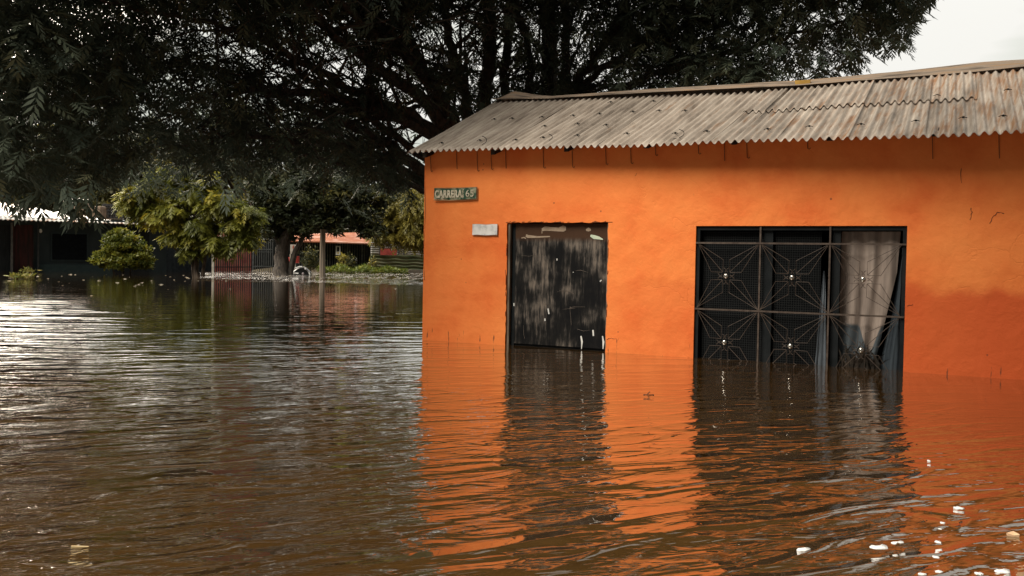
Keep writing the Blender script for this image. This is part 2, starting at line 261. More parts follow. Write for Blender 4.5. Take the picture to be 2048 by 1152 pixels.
def water_material():
    m = bpy.data.materials.new('muddy_flood_water'); m.use_nodes = True; t = m.node_tree; b = t.nodes['Principled BSDF']; L = t.links.new
    b.inputs['Roughness'].default_value = .025; b.inputs['IOR'].default_value = 1.5; b.inputs['Coat Weight'].default_value = 1; b.inputs['Coat IOR'].default_value = 1.4; b.inputs['Coat Roughness'].default_value = .02; b.inputs['Specular IOR Level'].default_value = .5
    tc = N(t, 'ShaderNodeTexCoord'); co = tc.outputs['Object']
    nb = N(t, 'ShaderNodeTexNoise'); nb.inputs['Scale'].default_value = .12; nb.inputs['Detail'].default_value = 3; L(co, nb.inputs[0])
    r = N(t, 'ShaderNodeValToRGB'); r.color_ramp.elements[0].color = (.058, .029, .009, 1); r.color_ramp.elements[1].color = (.090, .046, .012, 1); r.color_ramp.elements[0].position = .35; r.color_ramp.elements[1].position = .7
    L(nb.outputs[0], r.inputs[0]); L(r.outputs[0], b.inputs['Base Color'])
    sp = N(t, 'ShaderNodeSeparateXYZ'); L(co, sp.inputs[0])
    def layer(rot, sc, scale, detail, dist, amp):
        m0 = N(t, 'ShaderNodeMapping'); m0.inputs['Rotation'].default_value = (0, 0, math.radians(-rot)); L(co, m0.inputs[0]); mp = N(t, 'ShaderNodeMapping'); mp.inputs['Scale'].default_value = (*sc, 1); L(m0.outputs[0], mp.inputs[0])
        n = N(t, 'ShaderNodeTexNoise', noise_dimensions='2D'); n.inputs['Scale'].default_value = scale; n.inputs['Detail'].default_value = detail; n.inputs['Distortion'].default_value = dist; n.inputs['Roughness'].default_value = .45
        L(mp.outputs[0], n.inputs[0]); pw = N(t, 'ShaderNodeMath', operation='POWER'); pw.inputs[1].default_value = 2.6; L(n.outputs[0], pw.inputs[0]); k = N(t, 'ShaderNodeMath', operation='MULTIPLY'); k.inputs[1].default_value = amp; L(pw.outputs[0], k.inputs[0]); return k.outputs[0]
    def mul(a, bb):
        k = N(t, 'ShaderNodeMath', operation='MULTIPLY'); L(a, k.inputs[0]); L(bb, k.inputs[1]); return k.outputs[0]
    def add(a, bb):
        k = N(t, 'ShaderNodeMath', operation='ADD'); L(a, k.inputs[0]); L(bb, k.inputs[1]); return k.outputs[0]
    def ramp(src, a, bb, c, d):
        k = N(t, 'ShaderNodeMapRange', interpolation_type='SMOOTHSTEP'); k.inputs['From Min'].default_value = a; k.inputs['From Max'].default_value = bb; k.inputs['To Min'].default_value = c; k.inputs['To Max'].default_value = d; L(src, k.inputs[0]); return k.outputs[0]
    big = layer(30, (.75, 2.0), 2.0, 1.8, .8, .056)
    mid = layer(24, (.9, 2.2), 4.0, 2, .9, .0155)
    fin = layer(18, (1, 2.2), 11, 2, 1.0, .0040)
    stk = layer(6, (.45, 1.7), 1.15, 1.6, .5, .15)
    swl = layer(32, (.5, 1.6), 1.25, 1, .8, .085)
    # gusty patches: liveliness varies over the surface, calmer towards the far bank and beside the house on the right
    gn = N(t, 'ShaderNodeTexNoise', noise_dimensions='2D'); gn.inputs['Scale'].default_value = .35; gn.inputs['Detail'].default_value = 2; L(co, gn.inputs[0])
    gust = ramp(gn.outputs[0], .3, .7, .55, 1.25)
    far0 = ramp(sp.outputs['Y'], 9, 20, 1, .05)
    # livelier to the left, measured off a line running away from the viewer
    lx = N(t, 'ShaderNodeMath', operation='MULTIPLY_ADD'); lx.inputs[1].default_value = .42; L(sp.outputs['Y'], lx.inputs[0]); L(sp.outputs['X'], lx.inputs[2])
    lively = ramp(lx.outputs[0], -1.3, 1.0, 1, .12); far1 = ramp(sp.outputs['Y'], 18, 32, 1, .03); far = far0
    rightcalm = ramp(sp.outputs['X'], 2.6, 4.8, 1, .32)
    leftw = ramp(sp.outputs['X'], -1.6, .0, 1, 0)
    near = ramp(sp.outputs['Y'], 4.5, 11, .75, .12); h1 = mul(mul(big, far), add(near, mul(leftw, ramp(sp.outputs['Y'], 6, 15, .5, .25))))
    h2 = mul(mul(mid, gust), ramp(sp.outputs['Y'], 6, 13, 1, .12))
    leftrip = ramp(sp.outputs['X'], -2.5, .2, 2.6, .35)
    h3 = mul(mul(fin, leftrip), ramp(sp.outputs['Y'], 4.6, 8, 1, 0))
    h1 = add(h1, mul(swl, ramp(sp.outputs['Y'], 4.2, 8.5, 1, .05)))
    h1 = add(h1, mul(mul(stk, lively), mul(ramp(sp.outputs['Y'], 6, 10, 0, 1), ramp(sp.outputs['Y'], 17, 30, 1, .04))))
    tot = mul(add(add(h1, h2), h3), rightcalm)
    # wind-ruffled strip under the far bank
    ruf = layer(10, (1, 1.6), 2.4, 3, .3, .75)
    lx2 = N(t, 'ShaderNodeMath', operation='MULTIPLY_ADD'); lx2.inputs[1].default_value = .30; L(sp.outputs['Y'], lx2.inputs[0]); L(sp.outputs['X'], lx2.inputs[2])
    rn = N(t, 'ShaderNodeTexNoise', noise_dimensions='2D'); rn.inputs['Scale'].default_value = 1; rn.inputs['Detail'].default_value = 2; rm = N(t, 'ShaderNodeMapping'); rm.inputs['Scale'].default_value = (1.5, .22, 1); L(co, rm.inputs[0]); L(rm.outputs[0], rn.inputs[0])
    rufm = mul(ramp(sp.outputs['Y'], 44, 52, 0, 1), mul(ramp(lx2.outputs[0], -1.2, .8, 0, 1), ramp(rn.outputs[0], .42, .54, .03, 1)))
    tot = add(tot, mul(ruf, rufm))
    bp = N(t, 'ShaderNodeBump'); bp.inputs['Distance'].default_value = 1; bp.inputs['Strength'].default_value = 1
    L(tot, bp.inputs['Height']); L(bp.outputs[0], b.inputs['Normal']); L(bp.outputs[0], b.inputs['Coat Normal'])
    return m

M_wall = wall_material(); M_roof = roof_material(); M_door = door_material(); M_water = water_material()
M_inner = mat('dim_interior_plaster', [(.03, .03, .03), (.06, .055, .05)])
M_iron = mat('dark_iron', [(.007, .009, .010), (.014, .016, .017)], rough=.7, spec=.15)
M_grille = mat('rusty_grille', [(.055, .037, .028), (.105, .078, .06)], nscale=12, rough=.6)
M_boss = mat('worn_chrome', [(.5, .46, .4), (.75, .7, .62)], nscale=9, rough=.18, metal=.9)
M_trim = mat('worn_wood_trim', [(.07, .05, .035), (.22, .17, .12)], scale=(6, 6, .6), nscale=5)
M_wood = mat('dark_roof_timber', [(.018, .013, .01), (.04, .03, .022)])
M_bark = mat('dark_bark', [(.035, .030, .026), (.11, .09, .072)], scale=(3, 3, .8), nscale=4, bump=.02, bscale=12)
M_bark2 = mat('brown_bark', [(.03, .022, .016), (.09, .065, .045)], scale=(3, 3, .8), nscale=4, bump=.02, bscale=12)
M_leaf = leafmat('dark_tree_leaf', (.060, .080, .062), (.095, .115, .078), (.18, .18, .10), trans=.32, rough=.55, spec=.15)
M_leafA = leafmat('light_green_leaf', (.06, .08, .014), (.22, .22, .028), (.62, .47, .05), trans=.35)
M_leafB = leafmat('olive_leaf', (.02, .028, .013), (.055, .062, .022), (.22, .18, .04), trans=.25)
M_leafC = leafmat('yellow_green_leaf', (.08, .075, .02), (.26, .22, .04), (.55, .42, .08), trans=.3)
M_leafD = leafmat('far_leaf', (.03, .035, .015), (.13, .12, .035), (.60, .45, .09), trans=.35)
M_grass = leafmat('bank_grass', (.06, .09, .015), (.15, .19, .03), (.32, .30, .05), trans=.3)
M_rust = mat('rust_brown', [(.10, .045, .02), (.2, .10, .05)], nscale=9)

# ------------------------------------------------------------ ground, water
def bank(x): return 60+(max(x, -60)+31)*.80 if x < -8 else 78.4+(x+8)*.3
gb = MB()
gx = [-600, -200, -100, -60]+list(np.arange(-46, 14, 2.))+[30, 80, 200, 600]; gy = [-400, -60, 0, 30, 50]+list(np.arange(54, 92, 2.))+[110, 160, 300, 800]
def gz(x, y):
    d = y-bank(x); k = min(max((d+2)/6, 0), 1); k = k*k*(3-2*k)
    return (x, y, -.75+k*(1.02 if x > -19 else .70)+.03*math.sin(x*1.7+y))
gb.grid(gz, gx, gy); tag(gb.build('ground', mat('muddy_soil', [(.07, .05, .03), (.14, .11, .06)], nscale=1.5), smooth=True), kind='structure')
wb = MB(); wb.add([(-600, -200, 0), (600, -200, 0), (600, 500, 0), (-600, 500, 0)], [(0, 1, 2, 3)])
tag(wb.build('flood_water', M_water), kind='structure')

# ------------------------------------------------------------ orange house
house = empty('orange_house', tuple(P0), -A0); tag(house, 'bright orange plastered house with rusty corrugated roof standing in flood water', 'house')
def hp(name, mb, m, parent=None, **k): return mb.build(name, m, parent or house, **k)
SX0, SX1, DEP, ZB, ZT = 0., 11.0, 4.9, -.7, 2.93
DO = (1.485, 3.108, 1.812); WO = (4.385, 7.032, 1.765)
def wn_(s, h): return .006*noise.noise(Vector((s*1.3, 0, h*1.3)))+.003*noise.noise(Vector((s*5, 3, h*5)))
def cuts(a, b, step, extra):
    xs = sorted(set([a, b]+extra)); out = []
    for p, q in zip(xs[:-1], xs[1:]):
        n = max(1, round((q-p)/step)); out += [p+(q-p)*i/n for i in range(n)]
    return out+[b]
xs = cuts(SX0, SX1, .06, [DO[0], DO[1], WO[0], WO[1]]); zs = cuts(ZB, ZT, .06, [DO[2], WO[2]])
wm = MB(); idx = {}
def ragged(i, j, x, z):
    # chipped edge round the openings
    dx = dz = 0
    if abs(z-DO[2]) < 1e-6 and DO[0]-1e-6 <= x <= DO[1]+1e-6: dz = random.uniform(-.004, .014)
    if (abs(x-DO[0]) < 1e-6 or abs(x-DO[1]) < 1e-6) and z < DO[2]: dx = random.uniform(-.008, .008)
    return x+dx, wn_(x, z), z+dz
V = [ragged(i, j, x, z) for j, z in enumerate(zs) for i, x in enumerate(xs)]; nx = len(xs); Fq = []
def hole(x, z): return (DO[0] < x < DO[1] and z < DO[2]) or (WO[0] < x < WO[1] and z < WO[2])
for j in range(len(zs)-1):
    for i in range(nx-1):
        if not hole((xs[i]+xs[i+1])/2, (zs[j]+zs[j+1])/2): Fq.append((j*nx+i, j*nx+i+1, (j+1)*nx+i+1, (j+1)*nx+i))
wm.add(V, Fq)
# reveals: walk the opening edges, go 0.16 m deep
def reveal(x0, x1, zt):
    ix0, ix1 = xs.index(x0), xs.index(x1); jt = zs.index(zt)
    path = [(ix0, j) for j in range(jt+1)]+[(i, jt) for i in range(ix0+1, ix1+1)]+[(ix1, j) for j in range(jt-1, -1, -1)]
    pv = [V[j*nx+i] for i, j in path]; back = [(p[0], .16, p[2]) for p in pv]; n = len(pv)
    wm.add(pv+back, [(k, k+1, n+k+1, n+k) for k in range(n-1)])
reveal(*DO); reveal(*WO)
# side, back and inner faces
n0 = len(xs)
wm.add([(SX0, wn_(0, z), z) for z in zs]+[(SX0, DEP, z) for z in zs], [(k, k+1, len(zs)+k+1, len(zs)+k) for k in range(len(zs)-1)])
wm.box(SX0+.01, SX1, DEP, DEP+.15, ZB, ZT); wm.box(SX1-.15, SX1, .01, DEP, ZB, ZT)
wm.add([(SX0, 0, ZT), (SX0, DEP, ZT), (SX0, 2.45, 3.95)], [(0, 1, 2)])
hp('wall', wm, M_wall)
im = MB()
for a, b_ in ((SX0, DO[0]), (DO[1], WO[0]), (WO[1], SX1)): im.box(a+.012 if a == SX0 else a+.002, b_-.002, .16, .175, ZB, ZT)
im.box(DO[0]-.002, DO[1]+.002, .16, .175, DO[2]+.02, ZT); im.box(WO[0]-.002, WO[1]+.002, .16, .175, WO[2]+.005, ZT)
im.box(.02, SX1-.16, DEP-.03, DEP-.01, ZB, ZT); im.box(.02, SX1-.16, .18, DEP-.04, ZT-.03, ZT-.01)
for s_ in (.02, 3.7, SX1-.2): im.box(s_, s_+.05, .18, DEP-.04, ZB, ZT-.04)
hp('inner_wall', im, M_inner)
# ragged chips of plaster over the door head
M_chip = mat('broken_plaster', [(.10, .035, .02), (.3, .10, .04)])
for k in range(42):
    cm_ = MB()
    if k < 26:
        x = random.uniform(DO[0]-.02, DO[1]); L_ = random.uniform(.03, .09); a = random.uniform(-.5, .9)
        cm_.tube([(x, -.004, DO[2]+.006), (x+L_*math.cos(a), -.006, DO[2]+.008+abs(L_*math.sin(a))*.35)], .0035, 4)
    else:
        z = random.uniform(.05, DO[2]); x = random.choice((DO[0]-.004, DO[1]+.004)); cm_.tube([(x, -.004, z), (x+random.uniform(-.012, .012), -.005, z+random.uniform(.04, .12))], .004, 4)
    hp('plaster_chip', cm_, M_chip)
# cracks
def crack(pts, r=.004):
    b = MB(); P = []
    for (x, y) in pts:
        q = hs(x, y, 0); P.append((q[0], -.001+wn_(q[0], q[2]), q[2]))
    Q = []
    for p, q in zip(P[:-1], P[1:]):
        for k in range(4): Q.append(tuple(np.array(p)*(1-k/4)+np.array(q)*k/4+np.array([random.uniform(-.006, .006), 0, random.uniform(-.006, .006)])))
    Q.append(P[-1]); b.tube(Q, [r*random.uniform(.4, 1.1) for _ in Q], 4); return b
ck = mat('crack_shadow', [(.10, .03, .018), (.16, .05, .025)])
for pts in ([(1980, 447), (1985, 434), (1995, 425), (2008, 427)], [(1942, 415), (1944, 425), (1940, 440)], [(1815, 612), (1826, 609)], [(1922, 338), (1923, 366)], [(1213, 679), (1222, 676), (1234, 678)],
            [(1271, 352), (1273, 347)], [(850, 350), (851, 420), (847, 500), (849, 560)]):
    hp('crack', crack(pts, .0045), ck)
# roof
def eo(s): return interp(s, [-.2, 4, 8, 11], [-.27, -.36, -.50, -.55])
def hE(s): return interp(s, [-.2, 2, 3.7, 5.2, 7.8, 11], [2.885, 2.865, 2.822, 2.812, 2.764, 2.76])
def hT(s): return interp(s, [-.2, 2.5, 5.1, 7.5, 11], [4.045, 3.955, 3.895, 3.955, 3.96])
EW = 2.4; PER = .1065; AMP = .023
def rp_(s, v, dz=0., seed=0):
    """roof surface at running coordinate s, v 0 at the eave, 1 at the ridge"""
    e = eo(s)*(1-v)+EW*v; h = hE(s)*(1-v)+hT(s)*v
    sk = s-.27*v*min(max((s-4.8)/2.9, 0), 1)-(.05 if s > 5 else 0)*v
    c = AMP*math.cos(2*math.pi*s/PER)
    h += c+dz+.012*noise.noise(Vector((s*.9, v*2.5, seed)))-.012*math.sin(math.pi*v)
    if v < .12: h += .006*noise.noise(Vector((s*4, seed, 0)))*(1-v/.12)
    return (sk, e, h)
def sheet(s0, s1, v0, v1, dz=0., seed=0, ragtop=0., tilt=0.):
    n = max(2, int(round((s1-s0)/PER*10))); us = [s0+(s1-s0)*i/n for i in range(n+1)]; vs_ = [i/14 for i in range(15)]
    b = MB()
    def fn(u, w):
        rag = ragtop*(noise.noise(Vector((u*7, seed, 1)))+.5*noise.noise(Vector((u*23, seed, 4))))
        v = (v0+rag)*(1-w)+v1*w
        return rp_(u, v, dz+tilt*(u-s0), seed)
    b.grid(fn, us, vs_)
    o = hp('roof_sheet', b, M_roof, smooth=True); sm = o.modifiers.new('thick', 'SOLIDIFY'); sm.thickness = .003; sm.offset = -1
    return o
s = -.16; k = 0
while s < 3.85:
    e_ = s+.80; sheet(s, e_+.05, 0, 1, .004*(k % 2), k, tilt=.004); s = e_; k += 1
s1 = s
while s < 7.72:
    e_ = min(s+.86, 7.76)
    if e_ > 7.5: e_ = 7.79
    if k in (5, 6) or s > 4: pass
    sheet(s, e_+.05, 0, .60, .004*(k % 2), k, tilt=.006); sheet(s, e_+.05, .53, 1, .026+.005*(k % 2), k, ragtop=.022, tilt=.006); s = e_; k += 1
while s < 11:
    sheet(s, min(s+.85, 11.2), 0, 1, .016+.004*(k % 2), k, tilt=.004); s += .8; k += 1
# back slope
bs = MB(); bs.grid(lambda u, w: (u, 2.42+w*2.85, 3.93-w*1.2+AMP*math.cos(2*math.pi*u/PER)), [-.16+i*PER/6 for i in range(int(11.3/PER*6))], [0, .5, 1])
hp('roof_sheet', bs, M_roof, smooth=True)
# ridge cap with folds
cap = MB(); cu = [-.16, -.1, 0, .12, .3, .6, .9, 1.4, 2, 2.6, 3.2, 3.8, 4.4, 5.15, 5.8, 6.4, 7, 7.3, 7.5, 7.68, 7.8, 8.1, 8.8, 9.6, 11]
def capU(s): return interp(s, [-.16, .1, .5, .9, 2.5, 5.15, 6.5, 7.62, 8.1, 11], [4.105, 4.235, 4.15, 4.095, 4.10, 4.065, 4.09, 4.142, 4.13, 4.12])
def capL(s): return interp(s, [-.16, .5, .9, 2.5, 5.15, 7.5, 8.1, 11], [4.065, 4.035, 4.015, 4.00, 3.945, 3.962, 3.985, 4.0])
def capf(u, w):
    i = int(round(w)); L_, U_ = capL(u), capU(u); ee = [2.28, 2.30, 2.37, 2.385, 2.46, 2.475, 2.58, 2.95][i]
    hh = [L_-.004, L_+.012, L_+(U_-L_)*.35, L_+(U_-L_)*.42+.004, L_+(U_-L_)*.7, L_+(U_-L_)*.74+.004, U_, U_-.14][i]
    return (u, ee, hh+.006*noise.noise(Vector((u*2.3, i, 5))))
cap.grid(capf, [a+(b_-a)*t/3 for a, b_ in zip(cu[:-1], cu[1:]) for t in range(3)]+[11], list(range(8)))
o = hp('ridge_cap', cap, mat('rusty_ridge_metal', [(.10, .075, .055), (.27, .21, .16), (.30, .19, .11)], scale=(.5, 5, 5), nscale=3, rough=.7, bump=.004)); sm = o.modifiers.new('thick', 'SOLIDIFY'); sm.thickness = .004
rb = MB(); rb.box(-.05, 11, 2.36, 2.50, 3.66, 3.86); hp('ridge_beam', rb, M_wood)
for s_ in np.arange(.1, 11, 1.2):
    q = MB(); q.add([(s_+dx, y, z) for dx in (0, .07) for y, z in ((-.2, 2.80), (-.2, 2.87), (2.36, 3.80), (2.36, 3.70))], [(0, 1, 2, 3), (4, 7, 6, 5), (0, 4, 5, 1), (1, 5, 6, 2), (2, 6, 7, 3), (3, 7, 4, 0)])
    hp('rafter', q, M_wood)
# yellow tape patch stuck under the ridge cap
q = MB(); q.box(5.08, 5.30, 2.31, 2.335, 3.955, 4.02, .006); hp('cap_patch', q, mat('ochre_patch', [(.35, .20, .04), (.5, .30, .07)]))
# fixing nails / wires on the roof
def roofpt(s, v): p = rp_(s, v, .02); return p
for (s_, v) in [(.35, .1), (1.0, .13), (1.55, .12), (2.05, .14), (2.6, .16), (3.3, .18), (4.0, .15), (4.5, .17), (5.3, .15), (5.9, .16), (6.5, .16), (7.1, .18), (7.62, .2), (8.1, .2),
                (.5, .55), (.9, .56), (1.4, .57), (1.9, .58), (2.35, .6), (2.85, .62), (3.3, .62), (3.75, .6), (2.2, .84), (3.0, .83), (1.7, .38), (2.2, .4), (2.8, .35), (8.15, .62), (7.3, .6)]:
    s_ = round(s_/PER)*PER; p = roofpt(s_, v); b = MB(); r = .016
    b.tube([(p[0], p[1], p[2]-.01), (p[0]+.002, p[1]-.004, p[2]+.012)], [r, r*.6], 6)
    b.tube([(p[0]-.05, p[1]-.01, p[2]-.012), (p[0], p[1]-.02, p[2]+.006), (p[0]+.045, p[1]-.012, p[2]-.01)], .005, 4)
    hp('roof_nail', b, M_iron)
# stray wires on the roof
for (s_, v, sz) in [(.95, .09, .16), (2.05, .13, .12), (4.05, .1, .14)]:
    b = MB(); p = np.array(roofpt(s_, v)); b.tube([p+np.array([sz*math.cos(a)*1.3, -.03, .02+sz*.5*math.sin(a)]) for a in np.linspace(-1.4, .9, 9)], .005, 4); hp('loose_wire', b, M_iron)
# wire ties hanging under the eave against the wall
for (x, yt, yb, kk) in [(862, 309, 342, 1), (914, 307, 338, 0), (955, 305, 341, 1), (983, 304, 338, 1), (1012, 303, 337, 0), (1087, 301, 335, 1), (1145, 300, 334, 1), (1212, 298, 328, 1), (1262, 297, 326, 1),
                        (1311, 290, 310, 1), (1397, 288, 307, 1), (1449, 286, 322, 0), (1494, 284, 315, 1), (1615, 280, 297, 1), (1865, 275, 318, 0), (1998, 273, 317, 0)]:
    p, q = hs(x, yt-8, 0), hs(x+1, yb, 0); b = MB(); y = -.012
    pts = [(p[0], y, p[2]), (p[0]+.006, y-.003, (p[2]+q[2])/2), (q[0], y, q[2])]
    if kk: pts += [(q[0]+.02, y-.01, q[2]-.012), (q[0]+.035, y-.006, q[2]+.004)]
    b.tube(pts, .0042, 5); hp('wire_tie', b, M_rust)
# door
door = hp('door', MB().box(DO[0]+.105, DO[1]-.02, .075, .11, .035, DO[2]-.01), M_door)
hp('door_frame', MB().box(DO[0]+.012, DO[0]+.045, .02, .07, -.5, DO[2]-.012), M_trim, door); tr = MB(); tr.box(DO[1]-.022, DO[1]-.004, .03, .07, -.5, DO[2]-.012); hp('door_frame', tr, M_trim, door)
tr = MB(); tr.box(DO[0]+.05, DO[0]+.10, .08, .12, -.5, DO[2]-.01); tr.box(DO[0]+.10, DO[1]-.02, .11, .13, -.5, .04); hp('door_backing', tr, M_iron, door)
M_p1 = mat('tan_paint_patch', [(.30, .22, .15), (.38, .29, .21)], nscale=14); M_p2 = mat('pale_green_patch', [(.45, .55, .42), (.6, .66, .5)]); M_p3 = mat('white_scuff', [(.6, .6, .58), (.8, .78, .72)])
def blob(pts, m, r, name='paint_patch', par=door, e=.073):
    """flat smear following a polyline of photo points"""
    P = [hs(x, y, e) for x, y in pts]; b = MB(); n = len(P); top = []; bot = []
    for i, p in enumerate(P):
        t = P[min(i+1, n-1)]-P[max(i-1, 0)]; t = t/np.linalg.norm(t); nn = np.array([-t[2], 0, t[0]]); rr = r[i] if hasattr(r, '__len__') else r
        top.append(p+nn*rr); bot.append(p-nn*rr)
    ring = top+bot[::-1]; k = len(ring); fr = [(q[0], e-.0025, q[2]) for q in ring]; bk = [(q[0], e+.002, q[2]) for q in ring]
    b.add(fr+bk, [(i, i+1, k-2-i, k-1-i) for i in range(n-1)]+[(i, (i+1) % k, k+(i+1) % k, k+i) for i in range(k)])
    return b.build(name, m, par)
blob([(1084, 460), (1090, 457), (1102, 458), (1118, 459), (1127, 457), (1132, 457)], M_p1, [.018, .035, .028, .028, .045, .025])
blob([(1084, 461), (1084, 467)], M_p1, .006); blob([(1172, 460), (1177, 459), (1182, 460)], M_p1, [.012, .028, .012])
blob([(1052, 471), (1056, 473), (1075, 474), (1100, 473)], M_p1, [.02, .022, .012, .008]); blob([(1043, 476), (1048, 475), (1052, 477)], M_p1, .008)
blob([(1181, 471), (1188, 474), (1198, 476), (1206, 479)], M_p2, [.014, .028, .02, .006])
for pts, r in [([(1096, 617), (1098, 628)], .010), ([(1090, 637), (1090, 642)], .009), ([(1186, 660), (1187, 672)], .011), ([(1162, 672), (1164, 683), (1163, 698)], [.01, .014, .004]), ([(1205, 672), (1207, 684), (1206, 698)], [.008, .015, .006]),
               ([(1114, 517), (1114, 521)], .007), ([(1146, 544), (1147, 545)], .005), ([(1200, 563), (1203, 560)], .008), ([(1028, 606), (1028, 612)], .008)]:
    blob(pts, M_p3, r, 'scuff_mark')
M_scr = mat('pale_scratch', [(.13, .11, .09), (.26, .21, .17)], nscale=20)
for k in range(14):
    x = random.uniform(1040, 1200); y = random.uniform(500, 680)
    if random.random() < .45: pts = [(x, y), (x+random.uniform(8, 22), y+random.uniform(-4, 4)), (x+random.uniform(24, 34), y+random.uniform(-5, 5))]
    else: pts = [(x, y), (x+random.uniform(-2, 2), y+random.uniform(10, 22)), (x+random.uniform(-4, 4), y+random.uniform(24, 42))]
    if max(p[0] for p in pts) > 1204 or max(p[1] for p in pts) > 686: continue
    blob(pts, M_scr, [.001, random.uniform(.0008, .002), .001], 'scratch')
# window with grille
win = hp('window', (lambda b: (b.box(WO[0]+.003, WO[0]+.05, .03, .10, -.6, WO[2]-.003), b.box(WO[1]-.05, WO[1]-.003, .03, .10, -.6, WO[2]-.003), b.box(WO[0]+.05, WO[1]-.05, .03, .10, WO[2]-.055, WO[2]-.003),
        b.box(5.28, 5.40, .07, .13, -.6, WO[2]-.056), b.box(6.15, 6.245, .07, .13, -.6, WO[2]-.056), b)[-1])(MB()), M_iron)
def screen_mat():
    m = bpy.data.materials.new('insect_mesh'); m.use_nodes = True; t = m.node_tree; b = t.nodes['Principled BSDF']; L = t.links.new
    tc = N(t, 'ShaderNodeTexCoord'); br = N(t, 'ShaderNodeTexBrick', offset=0.0); mp = N(t, 'ShaderNodeMapping'); mp.inputs['Rotation'].default_value = (math.radians(90), 0, 0)
    L(tc.outputs['Object'], mp.inputs[0]); L(mp.outputs[0], br.inputs[0]); br.inputs['Scale'].default_value = 1; br.inputs['Brick Width'].default_value = .030; br.inputs['Row Height'].default_value = .030; br.inputs['Mortar Size'].default_value = .0035
    br.inputs['Color1'].default_value = (.003, .0035, .004, 1); br.inputs['Color2'].default_value = (.004, .0045, .005, 1); br.inputs['Mortar'].default_value = (.020, .021, .021, 1); L(br.outputs[0], b.inputs['Base Color'])
    b.inputs['Roughness'].default_value = .9; b.inputs['Specular IOR Level'].default_value = .05; return m
M_scr2 = screen_mat()
for a, b_ in ((WO[0]+.06, 5.275), (5.405, 6.00)): hp('mesh_screen', MB().box(a, b_, .125, .130, -.6, WO[2]-.07), M_scr2, win)
GX = [4.405, 5.252, 6.13, 6.985]; GZ = [1.54, .661, -.21]; GE = .012
for x in GX[1:3]: hp('grille_bar', MB().box(x-.011, x+.011, GE-.008, GE+.012, -.6, WO[2]-.01), M_grille, win)
for z in GZ[:2]: hp('grille_bar', MB().box(GX[0]-.018, GX[3]+.04, GE-.013, GE+.007, z-.011, z+.011), M_grille, win)
for i in range(3):
    for j in range(2):
        cx, cz = (GX[i]+GX[i+1])/2-.02, (GZ[j]+GZ[j+1])/2+.005; hx, hz = (GX[i+1]-GX[i])/2, (GZ[j]-GZ[j+1])/2
        b = MB()
        for sx in (-1, 1):
            for sz in (-1, 1):
                P = lambda u, w: (cx+(.02 if abs(u) > .9 else 0)*1+u*sx*hx, GE, cz+w*sz*hz)
                c_ = P(.97, .97)
                b.tube([c_, P(.11, .12)], .004, 5); b.tube([c_, P(.10, .49), P(.11, .13)], .0036, 5); b.tube([c_, P(.48, .12), P(.12, .11)], .0036, 5)
        for k in range(4):     # C-shaped curls round the boss
            a0 = k*math.pi/2
            for sg in (-1, 1):
                ux, uz = math.cos(a0), math.sin(a0); vx, vz = -uz, ux; b.tube([(cx+ux*(.075+.032*math.sin(t))+vx*sg*(.006+.03*(1-math.cos(t))), GE, cz+uz*(.075+.032*math.sin(t))+vz*sg*(.006+.03*(1-math.cos(t)))) for t in np.linspace(-.9, 1.5, 6)], .0042, 5)
        hp('grille_flower', b, M_grille, win)
        hp('boss', MB().sphere((cx, GE-.012, cz), .036, sc=(1, .6, 1)), M_boss, win, smooth=True)

# things in and on the house (top-level, placed in the house frame)
def in_house(name, mb, m, label, cat, group=None, kind=None, smooth=False):
    o = mb.build(name, m, None, smooth=smooth); o.location = tuple(P0); o.rotation_euler = (0, 0, -A0); return tag(o, label, cat, group, kind)
def drape(fL, fR, z0, z1, e, amp, freq, seed):
    b = MB()
    def fn(u, w):
        z = z0+(z1-z0)*w; l, r = fL(z), fR(z)
        return (l+(r-l)*u, e+amp*math.sin(freq*u+1.5*noise.noise(Vector((u*2, z*.8, seed))))+amp*.9*noise.noise(Vector((u*7, z*1.1, seed))), z)
    return b.grid(fn, [i/44 for i in range(45)], [i/36 for i in range(37)])
def cloth_mat(name, c0, c1, wet, zw=None):
    m = mat(name, [c0, c1], scale=(6, 6, .7), nscale=2, rough=.9); t = m.node_tree; b = t.nodes['Principled BSDF']
    if wet:
        L = t.links.new; src = b.inputs['Base Color'].links[0].from_socket; tc = N(t, 'ShaderNodeTexCoord'); sp = N(t, 'ShaderNodeSeparateXYZ'); L(tc.outputs['Object'], sp.inputs[0])
        # soaked hem: two dark lobes with a dry V between
        k = N(t, 'ShaderNodeMath', operation='SUBTRACT'); L(sp.outputs['X'], k.inputs[0]); k.inputs[1].default_value = 6.60
        ab = N(t, 'ShaderNodeMath', operation='ABSOLUTE'); L(k.outputs[0], ab.inputs[0])
        m1 = N(t, 'ShaderNodeMapRange', interpolation_type='SMOOTHSTEP'); m1.inputs['From Min'].default_value = 0; m1.inputs['From Max'].default_value = .16; m1.inputs['To Min'].default_value = .22; m1.inputs['To Max'].default_value = .54; L(ab.outputs[0], m1.inputs[0])
        s2 = N(t, 'ShaderNodeMath', operation='SUBTRACT'); L(m1.outputs[0], s2.inputs[0]); L(sp.outputs['Z'], s2.inputs[1])
        m2 = N(t, 'ShaderNodeMapRange', interpolation_type='SMOOTHSTEP'); m2.inputs['From Min'].default_value = -.02; m2.inputs['From Max'].default_value = .03; L(s2.outputs[0], m2.inputs[0])
        mx = N(t, 'ShaderNodeMix', data_type='RGBA'); L(m2.outputs[0], mx.inputs[0]); L(src, mx.inputs[6]); mx.inputs[7].default_value = (*wet, 1); L(mx.outputs[2], b.inputs['Base Color'])
    return m
